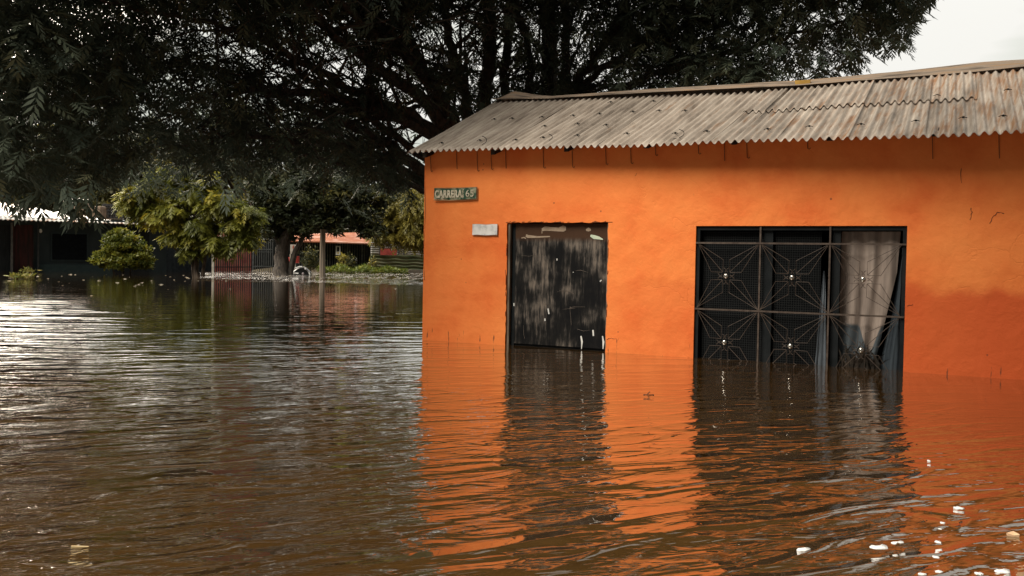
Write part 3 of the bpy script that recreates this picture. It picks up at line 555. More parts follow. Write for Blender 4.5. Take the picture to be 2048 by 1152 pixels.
in_house('curtain', drape(lambda z: 6.228, lambda z: interp(z, [-.3, .1, .6, 1.2, 1.7], [6.62, 6.68, 6.78, 6.90, 6.93]), -.3, 1.70, .2, .022, 19, 1), cloth_mat('pale_curtain_cloth', (.20, .16, .135), (.38, .305, .255), (.085, .10, .11)),
         'pale pinkish curtain hanging behind the right-hand window grille, its hem soaked dark', 'curtain', smooth=True)
in_house('curtain', drape(lambda z: interp(z, [-.3, .2, .7, 1.4], [6.70, 6.76, 6.86, 6.95]), lambda z: 6.985, -.3, 1.50, .175, .02, 8, 5), cloth_mat('blue_grey_curtain_cloth', (.024, .032, .040), (.055, .07, .082), None),
         'dark blue-grey curtain gathered along the right edge of the window', 'curtain', smooth=True)
in_house('curtain', drape(lambda z: interp(z, [-.3, .1, 1.2], [5.93, 5.965, 6.035]), lambda z: interp(z, [-.3, .1, .9, 1.2], [6.09, 6.09, 6.07, 6.05]), -.3, 1.2, .115, .008, 9, 9), cloth_mat('spotted_grey_cloth', (.05, .06, .07), (.14, .16, .18), None),
         'narrow grey strip of curtain hanging beside the right-hand window post', 'curtain', smooth=True)
# plant between grille and curtain
b = MB()
for k in range(60):
    x = random.gauss(6.52, .11); z0 = -.05; a = random.uniform(-.9, .9); L_ = random.uniform(.14, .36); w = random.uniform(.008, .02); c = np.array([x, random.uniform(.07, .14), z0])
    P = [c+np.array([math.sin(a*t)*L_*t, 0, L_*t*math.cos(a*t*.8)]) for t in (0, .4, .75, 1)]; ww = [w*.4, w, w*.8, .001]
    v = []
    for p, q in zip(P, ww): v += [p-np.array([q, .004, 0]), p+np.array([q, .004, 0])]
    b.add(v, [(0, 1, 3, 2), (2, 3, 5, 4), (4, 5, 7, 6)])
in_house('potted_plant', b, mat('withered_leaf', [(.012, .012, .01), (.045, .032, .022)]), 'dark withered plant poking out of the water behind the window grille', 'plant')
# street sign
def in_house_empty(name, label, cat, s_, e, h): o = empty(name, tuple(P0+WV*s_+NV*e+np.array([0, 0, h])), -A0); return tag(o, label, cat)
sg = in_house_empty('street_sign', 'weathered green street name sign reading CARRERA 65 beside the house corner', 'sign', .205, -.004, 2.176)
gm = mat('chipped_green_enamel', [(.03, .075, .045), (.22, .24, .15), (.42, .38, .27)], nscale=9, detail=8, pos=(.42, .68), rough=.5)
b = MB(); b.grid(lambda u, w: (u, -.018+.004*math.sin(u*7), w-.012*math.sin(math.pi*u/.76)*(1 if w < .05 else .35)), [i*.76/16 for i in range(17)], [0, .06, .12, .168]); o = b.build('sign_plate', gm, sg); sm = o.modifiers.new('t', 'SOLIDIFY'); sm.thickness = .014; sm.offset = 1
b = MB(); b.tube([(-.004, -.034, -.012), (.25, -.02, -.022), (.5, -.02, -.022), (.768, -.02, -.01)], .006, 5); b.tube([(.768, -.02, -.01), (.768, -.02, .17)], .005, 5); b.tube([(-.004, -.02, .172), (.768, -.02, .172)], .004, 5); b.build('sign_border', mat('orange_paint_edge', [(.35, .14, .05), (.5, .3, .15)]), sg)
def text(s_, size, loc, m, name, par, off=.012, sx=1, rz=0):
    cu_ = bpy.data.curves.new('t', 'FONT'); cu_.body = s_; cu_.size = size; cu_.extrude = .002; cu_.offset = off; cu_.space_character = 1.06
    to = bpy.data.objects.new('t', cu_); C.objects.link(to); dg = bpy.context.evaluated_depsgraph_get(); me = bpy.data.meshes.new_from_object(to.evaluated_get(dg)); bpy.data.objects.remove(to)
    o = bpy.data.objects.new(name, me); C.objects.link(o); me.materials.clear(); me.materials.append(m); o.parent = par; o.location = loc; o.rotation_euler = (math.radians(90), rz, 0); o.scale = (sx, 1, 1); return o
M_let = mat('cream_lettering', [(.45, .40, .28), (.72, .66, .52)], nscale=15)
text('CARRERA', .150, (.020, -.041, .026), M_let, 'lettering', sg, .0065, .72)
text('65', .150, (.575, -.045, .030), M_let, 'lettering', sg, .0, 1.0)
b = MB()
for k in range(9):
    a = [(random.uniform(.515, .54), random.uniform(.02, .14))]; n = 7; c = a[0]; r = random.uniform(.008, .018); b.add([(c[0]+r*math.cos(q)*random.uniform(.6, 1.3), -.0345-k*.0001, c[1]+r*math.sin(q)*random.uniform(.6, 1.3)) for q in np.linspace(0, 2*math.pi, n, False)], [tuple(range(n))])
b.build('chipped_spot', mat('bare_enamel', [(.35, .31, .22), (.5, .44, .33)], nscale=20), sg)
# house number plate
npl = in_house_empty('number_plate', 'faded white house number plate to the left of the door', 'sign', .903, -.004, 1.632)
b = MB(); b.grid(lambda u, w: (u, -.016, w+.004*math.sin(u*20)), [i*.43/10 for i in range(11)], [0, .08, .157]); o = b.build('plate', mat('faded_white_plate', [(.55, .55, .53), (.74, .73, .70), (.80, .79, .76)], nscale=11, rough=.4), npl); sm = o.modifiers.new('t', 'SOLIDIFY'); sm.thickness = .012; sm.offset = 1
MB().box(.006, .03, -.0195, -.0165, .006, .15).build('blue_band', mat('faded_blue_grey', [(.22, .27, .33), (.32, .36, .42)]), npl)
b = MB(); b.box(.22, .252, -.0195, -.0165, .055, .085); b.box(.11, .19, -.0192, -.0165, .012, .028, .003); b.build('faded_mark', mat('worn_print', [(.38, .37, .36), (.5, .48, .46)]), npl)
b = MB(); b.tube([(-.004, -.018, -.004), (.432, -.018, -.006), (.434, -.018, .16), (-.004, -.018, .163), (-.004, -.018, -.004)], .0035, 5); b.build('plate_edge', mat('plate_rim', [(.3, .22, .12), (.4, .3, .2)]), npl)

# ------------------------------------------------------------ vegetation
def unit(a): return a/(np.linalg.norm(a, axis=-1, keepdims=True)+1e-9)
def leaves_np(P, D, L, W, S=None, fold=.25):
    n = len(P)
    if S is None: S = unit(np.cross(D, rng.normal(size=(n, 3))))
    Nn = unit(np.cross(D, S)); L = L[:, None]; W = W[:, None]
    v = np.stack([P, P+D*L*.42+S*W*.5+Nn*W*fold, P+D*L, P+D*L*.42-S*W*.5+Nn*W*fold], 1).reshape(-1, 3)
    return v, np.arange(4*n).reshape(-1, 4)
def pinnate(P, A, pairs=6, rl=.42, ll=.17, lw=.042):
    """compound leaves: paired leaflets along a drooping rachis"""
    n = len(P); S = unit(np.cross(A, np.array([0, 0, 1.])+rng.normal(size=(n, 3))*.25)); Ps = []; Ds = []; Ls = []; Ws = []; T = []; Ss = []
    sc = rng.uniform(.75, 1.25, n); tint = np.clip(rng.beta(2, 3.2, n), 0, 1); dn = np.array([0, 0, -1.])
    for k in range(pairs):
        t = (k+.8)/pairs; B = P+A*(rl*t*sc)[:, None]+dn*(rl*.35*t*t*sc)[:, None]
        for sg in (-1, 1):
            D = unit(A*.75+S*sg*.85+dn*(.25+.35*t)+rng.normal(size=(n, 3))*.13); Ps.append(B); Ds.append(D); f = .75+.45*math.sin(math.pi*t)
            Ls.append(ll*f*sc*rng.uniform(.85, 1.15, n)); Ws.append(lw*f*sc); T.append(tint+rng.uniform(-.08, .08, n)); Ss.append(unit(np.cross(D, np.cross(S, A))))
    D = unit(A+dn*.6); Ps.append(P+A*(rl*sc)[:, None]+dn*(rl*.35*sc)[:, None]); Ds.append(D); Ls.append(ll*sc); Ws.append(lw*sc); T.append(tint); Ss.append(S)
    v, f = leaves_np(np.concatenate(Ps), np.concatenate(Ds), np.concatenate(Ls), np.concatenate(Ws), np.concatenate(Ss))
    return v, f, np.repeat(np.clip(np.concatenate(T), 0, 1), 4)
def at_np(px, py, Y):
    d = _f[None]+CR[None]*((px-1024)/FPX)[:, None]-CU[None]*((py-576)/FPX)[:, None]
    return np.array([0, 0, CAMH])+d*(Y/d[:, 1])[:, None]

# --- the great dark tree behind the house, its crown reaching out over the street
tree = empty('spreading_tree', tuple(at(945, 520, 24.5)*[1, 1, 0])); tag(tree, 'huge dark many-limbed tree spreading over the street and behind the orange house', 'tree')
TO = np.array(tree.location)
tb = MB()
def limb(pts, r0, r1, wig=.12):
    """pts: (px, py, depth)"""
    P = [at(*p) for p in pts]; Q = []
    for i in range(len(P)-1):
        p0, p1, p2, p3 = P[max(i-1, 0)], P[i], P[i+1], P[min(i+2, len(P)-1)]
        for t in np.linspace(0, 1, 6, endpoint=False):
            Q.append(.5*((2*p1)+(-p0+p2)*t+(2*p0-5*p1+4*p2-p3)*t*t+(-p0+3*p1-3*p2+p3)*t**3)+rng.normal(size=3)*wig*.25)
    Q.append(P[-1]); n = len(Q); R_ = [r0+(r1-r0)*(i/(n-1))**.8 for i in range(n)]; tb.tube([q-TO for q in Q], R_, 8); return Q, R_
def in_poly(px, py, poly):
    c = np.zeros(len(px), bool); j = len(poly)-1
    for i in range(len(poly)):
        (xi, yi), (xj, yj) = poly[i], poly[j]
        c ^= ((yi > py) != (yj > py)) & (px < (xj-xi)*(py-yi)/(yj-yi+1e-9)+xi); j = i
    return c
def proj_np(P):
    d = P-np.array([0, 0, CAMH]); z = d@_f; return 1024+FPX*(d@CR)/z, 576-FPX*(d@CU)/z
limbs = []
root = (940, 420, 24.5)
tb.tube([at(945, 640, 24.5)-TO, at(942, 520, 24.5)-TO, at(935, 420, 24.5)-TO, at(925, 330, 24.3)-TO], [.75, .60, .55, .48], 12)
for pts, a, b_ in [
    ([(925, 340, 24.4), (870, 270, 23.5), (760, 222, 21.5), (640, 190, 20), (520, 180, 18.5), (360, 205, 17)], .20, .03),
    ([(930, 330, 24.4), (860, 215, 23), (760, 140, 21), (660, 62, 19.5), (560, -40, 18.5)], .20, .06),
    ([(915, 380, 24.4), (850, 345, 23.5), (760, 280, 22), (660, 236, 20.5), (540, 190, 19), (420, 150, 17.5)], .19, .03),
    ([(905, 420, 24.4), (850, 372, 23.8), (770, 318, 22.5), (700, 292, 21.5), (600, 285, 20), (500, 272, 19), (400, 262, 18)], .15, .025),
    ([(915, 400, 24.4), (855, 385, 23.4), (780, 352, 22), (700, 330, 20.5), (600, 312, 19)], .10, .02),
    ([(935, 330, 24.4), (890, 220, 23.6), (820, 120, 22), (760, 40, 21), (700, -60, 20)], .20, .08),
    ([(935, 330, 24.4), (905, 230, 24), (850, 140, 23), (790, 10, 22), (770, -80, 21.5)], .15, .07),
    ([(945, 330, 24.4), (930, 200, 24.2), (905, 110, 24), (890, 0, 23.6), (880, -120, 23)], .17, .08),
    ([(955, 330, 24.6), (968, 220, 24.6), (978, 100, 24.7), (968, -80, 25)], .24, .14),
    ([(960, 330, 24.6), (1000, 240, 25), (1012, 120, 25), (1022, -80, 25.4)], .15, .10),
    ([(965, 350, 24.8), (1040, 240, 25.5), (1062, 140, 25.6), (1035, 20, 25.6), (1030, -90, 25.6)], .13, .07),
    ([(965, 350, 24.8), (1070, 250, 26), (1098, 160, 26), (1098, 40, 26), (1108, -120, 26)], .27, .20),
    ([(970, 360, 24.8), (1080, 280, 26.2), (1128, 170, 26.4), (1132, 20, 26.4), (1140, -100, 26.4)], .15, .10),
    ([(970, 360, 24.8), (1090, 250, 25), (1165, 150, 24.6), (1225, 60, 24), (1280, -60, 23)], .17, .07),
    ([(970, 360, 24.8), (1110, 230, 24.4), (1200, 140, 23.4), (1320, 72, 22), (1450, 20, 21)], .13, .04),
    ([(970, 370, 24.8), (1150, 230, 24), (1280, 160, 23), (1450, 110, 22), (1620, 60, 21), (1760, 20, 20)], .12, .02),
    ([(930, 300, 24.2), (860, 170, 22.5), (740, 60, 20), (640, -30, 18.5)], .13, .05),
    ([(925, 330, 24.2), (840, 240, 22.8), (720, 190, 21), (620, 130, 19.5), (480, 60, 18), (340, 30, 16.5), (200, 0, 15.5)], .15, .02),
    ([(920, 350, 24.2), (830, 300, 22.6), (700, 210, 20.5), (560, 120, 19), (420, 60, 17.5)], .12, .02)]:
    limbs.append(limb(pts, a, b_))
for pts, a, b_ in [([(760, 0, 21), (600, -300, 19), (450, -700, 17.5)], .12, .03), ([(970, -60, 25), (960, -500, 25), (900, -1000, 22)], .16, .03), ([(1100, -60, 26), (1200, -500, 24), (1350, -800, 21)], .16, .03), ([(560, -20, 18.6), (300, -300, 17), (0, -600, 16)], .08, .02)]: limb(pts, a, b_)
# secondary boughs and twigs
tips = []
def twig(p, d, r, L_, lvl):
    n = 5; Q = [p]; dd = d/np.linalg.norm(d)
    for i in range(n):
        dd = dd+rng.normal(size=3)*.16+np.array([0, 0, -.03*lvl]); dd /= np.linalg.norm(dd); Q.append(Q[-1]+dd*L_/n)
    ex, ey = proj_np(np.array(Q[1:]))
    if not in_poly(ex, ey, [(-400, 430), (-400, -500), (1700, -500), (1780, -100), (1790, 60), (1640, 140), (1400, 330), (860, 330), (845, 400), (560, 330), (100, 400)]).all(): return
    tb.tube([q-TO for q in Q], [r*(1-.8*i/n) for i in range(n+1)], 5, cap=False)
    tips.extend(Q[2:])
    if lvl < 2:
        for k in range(3):
            i = rng.integers(1, n+1); e = dd+rng.normal(size=3)*.55; twig(Q[i], e, r*.5, L_*.6, lvl+1)
for Q, R_ in limbs:
    n = len(Q)
    for i in range(int(n*.25), n, 1):
        if rng.random() < .75:
            t = Q[min(i+1, n-1)]-Q[i-1]; t = t/np.linalg.norm(t); out = rng.normal(size=3)*.6; out[2] += .15
            twig(Q[i], t*.9+out, min(R_[i]*.45, .05), rng.uniform(1.4, 2.6), 0)
tb.build('trunk', M_bark, tree, smooth=True)
# crown: leaf clumps fill a deep volume; clump density follows the real crown's bright gaps
crown = [(-260, -150), (200, -190), (500, -330), (900, -420), (1300, -400), (1650, -330), (1850, -160), (1905, -60), (1850, 0), (1838, 25), (1812, 60), (1815, 105), (1790, 92), (1765, 75), (1735, 95), (1715, 135), (1655, 150), (1560, 160),
         (1450, 250), (1000, 260), (900, 225), (840, 200), (790, 265), (830, 340), (850, 395), (760, 372), (640, 330), (520, 330), (430, 345), (330, 300), (260, 320), (215, 352), (165, 366), (120, 352), (60, 362), (0, 358), (-260, 380)]
gaps = [(390, 55, 80, 35, .9), (590, 135, 120, 45, 1), (480, 100, 90, 35, .9), (300, 190, 80, 30, .7), (310, 222, 40, 14, .9), (40, 90, 50, 22, .9), (20, 245, 30, 18, .7), (130, 232, 90, 14, .6), (660, 50, 70, 60, .95), (700, 130, 60, 50, .9), (880, 70, 70, 60, .75),
        (930, 50, 60, 60, .7), (1010, 140, 60, 50, .8), (860, 250, 50, 60, 1.), (800, 230, 50, 40, .9), (760, 170, 70, 40, .85), (1170, 40, 50, 60, .85), (1160, 130, 60, 40, .75), (1050, 60, 50, 60, .8), (1210, 150, 30, 40, .8), (560, 200, 90, 30, .8), (130, 15, 60, 20, .8), (250, 40, 60, 25, .7),
        (1550, 90, 40, 30, .6), (1640, 120, 40, 25, .6), (1285, 175, 30, 15, .8), (640, 215, 80, 30, .7), (960, 160, 40, 60, .6), (1700, 60, 70, 50, .35), (420, 290, 150, 32, .6), (640, 290, 120, 30, .65), (240, 270, 80, 28, .5), (740, 345, 70, 28, .6), (100, 320, 70, 24, .4), (540, 240, 60, 20, .5), (400, 245, 50, 18, .5)]
def depthrange(px):
    near = np.interp(px, [-260, 100, 400, 800, 1100, 1500, 1900], [13, 13.5, 15.5, 19, 21, 19, 18.5]); farr = np.interp(px, [-260, 100, 400, 800, 1100, 1500, 1900], [24, 25, 27, 28, 29, 25, 22]); return near, farr
nC = 7000
px = rng.uniform(-260, 1910, nC); py = rng.uniform(-420, 420, nC); keep = in_poly(px, py, crown); px, py = px[keep], py[keep]
dens = np.ones(len(px))
for gx_, gy_, rx, ry, s_ in gaps: dens *= 1-min(1, s_*1.12)*np.exp(-(((px-gx_)/rx/1.15)**2+((py-gy_)/ry/1.15)**2))
keep = rng.random(len(px)) < dens; px, py = px[keep], py[keep]
n_, f_ = depthrange(px); Yd = n_+(f_-n_)*rng.random(len(px))
# clumps stay above the house roof
cc = at_np(px, py, Yd)
NS = 9; cen = np.repeat(cc, NS, 0)+rng.normal(size=(len(cc)*NS, 3))*[.30, .45, .22]
# leaves on the twigs too
tp = np.array(tips); sel = rng.random(len(tp)) < .38; tp = tp[sel]+rng.normal(size=(sel.sum(), 3))*.15
qx, qy = proj_np(tp); inside = in_poly(qx, qy, crown); g = np.ones(len(tp))
for gx_, gy_, rx, ry, s_ in gaps: g *= 1-.8*s_*np.exp(-(((qx-gx_)/rx)**2+((qy-gy_)/ry)**2))
tp = tp[inside & (rng.random(len(tp)) < g)]
P = np.concatenate([cen, tp]); qx, qy = proj_np(P); ok = in_poly(qx, qy, crown) & ~((qx > 840) & (P[:, 2] < 3.4)); P = P[ok]
A_ = rng.normal(size=(len(P), 3)); A_[:, 2] = A_[:, 2]*.45-.25; A_ = unit(A_)
v, f, t_ = pinnate(P, A_, 5, .30, .155, .038)
np_mesh('crown', v-TO, f, M_leaf, tree, t_)
# the upper crown, above the picture: it roofs the street and is what the flood mirrors
nH = 12500; px = rng.uniform(-900, 1900, nH); py = rng.uniform(-1500, -250, nH); k_ = (py > np.interp(px, [-900, -300, 300, 900, 1500, 1900], [-900, -1300, -1500, -1500, -1000, -420]))
hn = np.array([noise.noise(Vector((x*.0035, y*.0045, 3))) for x, y in zip(px, py)]); lft = np.interp(px, [-300, 230], [.9, 0])
k_ &= rng.random(nH) < np.clip(1.15-lft-1.6*np.clip(hn-.12, 0, 1), 0, 1); px, py = px[k_], py[k_]
n_, f_ = depthrange(np.clip(px, -260, 1900)); hc = at_np(px, py, (n_*.9+(f_-n_)*.8*rng.random(len(px)))); P2 = np.repeat(hc, 5, 0)+rng.normal(size=(len(hc)*5, 3))*[.5, .6, .35]
A_ = rng.normal(size=(len(P2), 3)); A_[:, 2] = A_[:, 2]*.45-.2; v, f, t_ = pinnate(P2, unit(A_), 4, .42, .26, .072); np_mesh('upper_crown', v-TO, f, M_leaf, tree, t_)
print('big crown sprays', len(P), len(P2))
# the far side of the crown, deep over the flooded street beyond the trunk
nB = 5600; px = rng.uniform(-200, 1500, nB); py = rng.uniform(-900, 345, nB); hn = np.array([noise.noise(Vector((x*.004, y*.006, 9))) for x, y in zip(px, py)])
k_ = (rng.random(nB) < np.where(py > 190, np.interp(px, [0, 200, 1000], [.15, 1, 1]), np.where(py > -60, .5-1.5*np.clip(hn, 0, 1), 1))) & ~((px > 1000) & (py > 150)) & ~((px > 880) & (py > 210)); g = np.ones(nB)
for gx_, gy_, rx, ry, s_ in gaps: g *= 1-min(1, s_*1.12)*np.exp(-(((px-gx_)/rx/1.15)**2+((py-gy_)/ry/1.15)**2))
k_ &= rng.random(nB) < g; px, py = px[k_], py[k_]; hc = at_np(px, py, rng.uniform(28, 40, len(px))); P3 = np.repeat(hc, 6, 0)+rng.normal(size=(len(hc)*6, 3))*[.6, .7, .4]
A_ = rng.normal(size=(len(P3), 3)); A_[:, 2] = A_[:, 2]*.45-.2; v, f, t_ = pinnate(P3, unit(A_), 4, .45, .26, .07); np_mesh('rear_crown', v-TO, f, M_leaf, tree, t_)
# hanging sprigs below the crown in front of the left house
sp_ = []
for (x, y, Y, n) in [(150, 412, 13.5, 9), (135, 425, 13.6, 7), (165, 400, 13.5, 8), (58, 405, 14, 5), (20, 395, 14, 7), (100, 395, 13.8, 6), (1790, 92, 19, 5), (1832, 18, 19, 8), (1856, 2, 19, 5), (1700, 142, 20, 6), (1768, 74, 19, 5), (1808, 70, 19, 5)]:
    c = at(x, y-20, Y)
    for k in range(n): sp_.append(c+rng.normal(size=3)*[.09, .2, .07])
sp_ = np.array(sp_); A_ = rng.normal(size=(len(sp_), 3))*[.8, .8, .3]+[0, 0, -.8]; v, f, t_ = pinnate(sp_, unit(A_), 4, .22, .17, .045)
np_mesh('hanging_foliage', v-TO, f, M_leaf, tree, t_)

# --- generic tree
def make_tree(name, label, base, lobes, trunk, m, leafL=.26, leafW=.09, n=9000, group=None, bark=M_bark2, cat='tree', droop=.2, clump=.5, gap=None, feather=None):
    base = np.array(base, float); r = empty(name, tuple(base)); tag(r, label, cat, group)
    tb_ = MB()
    for pts, r0, r1 in trunk:
        P = [np.array(p)-base for p in pts]; Q = []
        for a, b_ in zip(P[:-1], P[1:]):
            for t in (0, .33, .66): Q.append(a+(b_-a)*t+rng.normal(size=3)*.04)
        Q.append(P[-1]); tb_.tube(Q, [r0+(r1-r0)*i/(len(Q)-1) for i in range(len(Q))], 7)
    # twigs to each lobe
    top = np.array(trunk[0][0][-1])-base
    for c, rr in lobes:
        c = np.array(c)-base; tb_.tube([top*.8, (top+c)/2+rng.normal(size=3)*.1, c], [trunk[0][2], trunk[0][2]*.6, .02], 5)
    tb_.build('trunk', bark, r, smooth=True)
    vol = np.array([rr[0]*rr[2] for c, rr in lobes]); w = vol/vol.sum(); Ps = []; Ts = []
    for (c, rr), ww in zip(lobes, w):
        k = max(3, int(ww*n/30)); u = unit(rng.normal(size=(k, 3)))*(rng.random(k)**.38)[:, None]; cl = np.array(c)-base+u*np.array(rr)
        ti = rng.beta(1.6, 2.4, k)*.8+.25*np.clip(u[:, 2], -1, 1)*0
        q = np.repeat(cl, 30, 0)+rng.normal(size=(k*30, 3))*clump*np.array([1, 1, .6])*min(rr)*.35; Ps.append(q); Ts.append(np.repeat(ti, 30))
    P = np.concatenate(Ps); T = np.clip(np.concatenate(Ts)+rng.normal(size=len(P))*.1, 0, 1)
    D = rng.normal(size=P.shape); D[:, 2] = D[:, 2]*.6-droop; D = unit(D)
    if feather:
        D[:, 2] -= .35; v, f, tt = pinnate(P, unit(D), 4, *feather); np_mesh('crown', v, f, m, r, np.clip(tt*.4+np.tile(np.repeat(T, 4), len(tt)//(4*len(P)))*.7, 0, 1)); return r
    v, f = leaves_np(P, D, leafL*rng.uniform(.6, 1.3, len(P)), leafW*rng.uniform(.7, 1.3, len(P))); np_mesh('crown', v, f, m, r, np.repeat(T, 4)); return r
def lob(px, py, Y, rx, ry, dz=None):
    """lobe centred at a pixel, radii in photo pixels at that depth"""
    k = Y/FPX; return (at(px, py, Y), (rx*k, (dz or rx)*k, ry*k))
gr = lambda px, py, Y: at(px, py, Y)
def base_at(px, Y): q = at(px, 540, Y); q[2] = -.3; return q
Y = 52
make_tree('feathery_tree', 'light yellow-green feathery tree beside the dark house with white roof', base_at(395, Y),
    [lob(285, 385, Y, 32, 18), lob(325, 350, Y, 30, 16), lob(262, 408, Y, 22, 14), lob(305, 428, Y, 36, 14), lob(345, 415, Y, 34, 18), lob(395, 445, Y, 42, 18), lob(440, 405, Y, 38, 20), lob(478, 450, Y, 30, 20), lob(375, 380, Y, 34, 15), lob(362, 468, Y, 30, 12), lob(425, 480, Y, 44, 12), lob(492, 420, Y, 24, 22),
     lob(255, 380, Y, 14, 8), lob(360, 345, Y, 18, 8), lob(455, 492, Y, 26, 9), lob(380, 495, Y, 20, 8), lob(500, 475, Y, 20, 12), lob(410, 360, Y, 24, 12)],
    [([at(395, 556, Y), at(392, 510, Y), at(385, 470, Y), at(370, 430, Y)], .16, .07), ([at(405, 556, Y), at(412, 505, Y), at(430, 460, Y)], .10, .05), ([at(388, 556, Y), at(384, 520, Y), at(340, 490, Y)], .08, .04)], M_leafA, .34, .11, 4600, droop=.35, clump=.8, feather=(.42, .24, .075))
Y = 60
make_tree('leaning_tree', 'dark olive tree with thick leaning trunk in front of the barred fence', base_at(565, Y),
    [lob(560, 380, Y, 55, 40), lob(620, 350, Y, 50, 35), lob(600, 420, Y, 60, 38), lob(670, 400, Y, 55, 42), lob(720, 430, Y, 45, 30), lob(540, 440, Y, 40, 40), lob(650, 450, Y, 60, 22), lob(700, 370, Y, 45, 30), lob(740, 455, Y, 38, 18), lob(590, 462, Y, 40, 18), lob(530, 380, Y, 32, 40), lob(760, 400, Y, 30, 28), lob(630, 310, Y, 50, 25)],
    [([at(565, 556, Y), at(562, 515, Y), at(570, 480, Y), at(590, 430, Y)], .52, .28), ([at(580, 548, Y), at(592, 500, Y), at(610, 455, Y)], .22, .12), ([at(562, 500, Y), at(550, 470, Y), at(540, 430, Y)], .2, .1)], M_leafB, .34, .12, 20000, bark=M_bark)
Y = 71
make_tree('yellowing_tree', 'yellow-green drooping tree over the pale corrugated fence near the house corner', base_at(868, Y),
    [lob(800, 430, Y, 40, 30), lob(770, 450, Y, 34, 24), lob(830, 420, Y, 40, 36), lob(815, 465, Y, 38, 22), lob(845, 460, Y, 30, 30), lob(780, 412, Y, 26, 18), lob(860, 400, Y, 40, 30), lob(750, 458, Y, 20, 14)],
    [([at(872, 556, Y), at(868, 500, Y), at(850, 440, Y)], .2, .1)], M_leafC, .40, .12, 3600, droop=.5, clump=.9, feather=(.5, .26, .075))
Y = 57
make_tree('round_bush', 'rounded olive-green bush standing in water before the dark house', base_at(245, Y),
    [lob(245, 490, Y, 38, 28), lob(215, 512, Y, 32, 20), lob(275, 505, Y, 35, 24), lob(245, 525, Y, 55, 16), lob(200, 526, Y, 22, 12), lob(290, 526, Y, 24, 14), lob(240, 470, Y, 18, 14)],
    [([at(245, 550, Y), at(245, 520, Y), at(243, 490, Y)], .09, .04), ([at(260, 550, Y), at(270, 515, Y)], .05, .03), ([at(230, 550, Y), at(218, 520, Y)], .05, .03)], M_leafA, .22, .11, 8000, cat='bush', droop=-.3, clump=.42)
# trees behind the houses that close the view
for i, (px_, top, Y, w, lab) in enumerate([(-60, 235, 95, 150, 'dark tree at the far left behind the white-roofed house'), (140, 225, 100, 125, 'dense tree behind the beige tank and lattice'), (300, 235, 92, 115, 'tall olive tree behind the feathery light green tree'),
        (450, 215, 98, 115, 'tall tree rising behind the pink fenced yard'), (590, 255, 104, 100, 'brownish green tree behind the leaning tree'), (705, 300, 100, 85, 'olive tree behind the orange-roofed house'), (805, 355, 112, 80, 'far yellowish tree between leaning tree and house corner'), (930, 330, 80, 90, 'tree hidden for the most part behind the orange house gable'), (1120, 260, 84, 120, 'tree standing behind the orange house and the big trunk')]):
    lobs = []
    for k in range(26):
        tt = rng.uniform(0, 1); a = rng.uniform(-1, 1)*(.35+.65*min(1, tt*2.2)); lobs.append(lob(px_+a*w*.85, top+15+tt*(500-top), Y+rng.uniform(-3, 3), w*rng.uniform(.2, .34), rng.uniform(16, 34)))
    make_tree('background_tree', lab, base_at(px_, Y), lobs, [([at(px_, 545, Y), at(px_+4, 500, Y), at(px_, top+90, Y)], .4, .2)], M_leafD, .62, .26, 15000, clump=.75, group='trees beyond the flooded houses')
# woods closing the horizon all round
n = 190000; an = rng.uniform(-1.9, 1.9, n); rr = rng.uniform(128, 160, n); hz_ = 14+3.5*np.sin(an*9)+2*np.sin(an*23+1)+1.5*np.sin(an*61); hz_ = hz_*np.where((an > -.17) & (an < .02), .62, 1); P = np.stack([np.sin(an)*rr, np.cos(an)*rr, -.5+hz_*rng.random(n)**.8], 1)
cl = np.array([noise.noise(Vector(p*.35)) for p in P]); P = P[cl > -.3]; cl = cl[cl > -.3]; v, f = leaves_np(P, unit(rng.normal(size=P.shape)), rng.uniform(.7, 1.3, len(P)), rng.uniform(.4, .7, len(P))); tag(np_mesh('far_woods', v, f, M_leafD, None, np.repeat(np.clip(.22+cl*.5, 0, 1), 4)), 'dark line of woods closing the horizon', 'woods', kind='stuff')
# unseen tree added so its high bough softly shades the right of the wall
_b = np.array([.1, 4.2, 12.4])
make_tree('shade_tree', 'unseen tree added to shade the right of the wall, its bough over the water', np.array([5.0, -5.0, -.3]), [(_b, (4.0, 3.0, 1.3)), (_b+[2.6, -1.5, .3], (3.6, 3.0, 1.2)), (_b+[5.2, -.3, .2], (3.2, 2.6, 1.2)), (_b+[8.0, -.8, .1], (3, 2.6, 1.2)), (_b+[3.4, 1.6, .4], (3, 1.6, 1)), (np.array([5, -5, 12.]), (3.5, 3.5, 2.5))], [([np.array([5.0, -5, -.5]), np.array([4.9, -4.6, 4]), np.array([4.6, -3.6, 9])], .45, .2)], M_leafB, .48, .27, 60000, clump=1.1)
# ------------------------------------------------------------ far bank
def slab(px0, px1, pyt, pyb, Y0, Y1=None, th=.15):
    """vertical panel between two pixel columns, top/bottom rows at the left end, standing at depth Y0..Y1"""
    Y1 = Y1 or Y0; a, b_ = at(px0, pyb, Y0), at(px1, pyb, Y1); a2, b2 = at(px0, pyt, Y0), at(px1, pyt, Y1); return a, b_, a2[2], b2[2]
def wall_between(mb, a, b_, z0a, z1a, z0b, z1b, th=.12):
    d = unit((b_-a)*[1, 1, 0]); n = np.array([-d[1], d[0], 0])*th
    P = [np.array([a[0], a[1], z0a]), np.array([b_[0], b_[1], z0b]), np.array([b_[0], b_[1], z1b]), np.array([a[0], a[1], z1a])]
    mb.add(P+[p+n for p in P], [(0, 1, 2, 3), (7, 6, 5, 4), (0, 4, 5, 1), (1, 5, 6, 2), (2, 6, 7, 3), (3, 7, 4, 0)]); return mb
def local(mb, base): mb.v = [(x-base[0], y-base[1], z-base[2]) for x, y, z in mb.v]; return mb

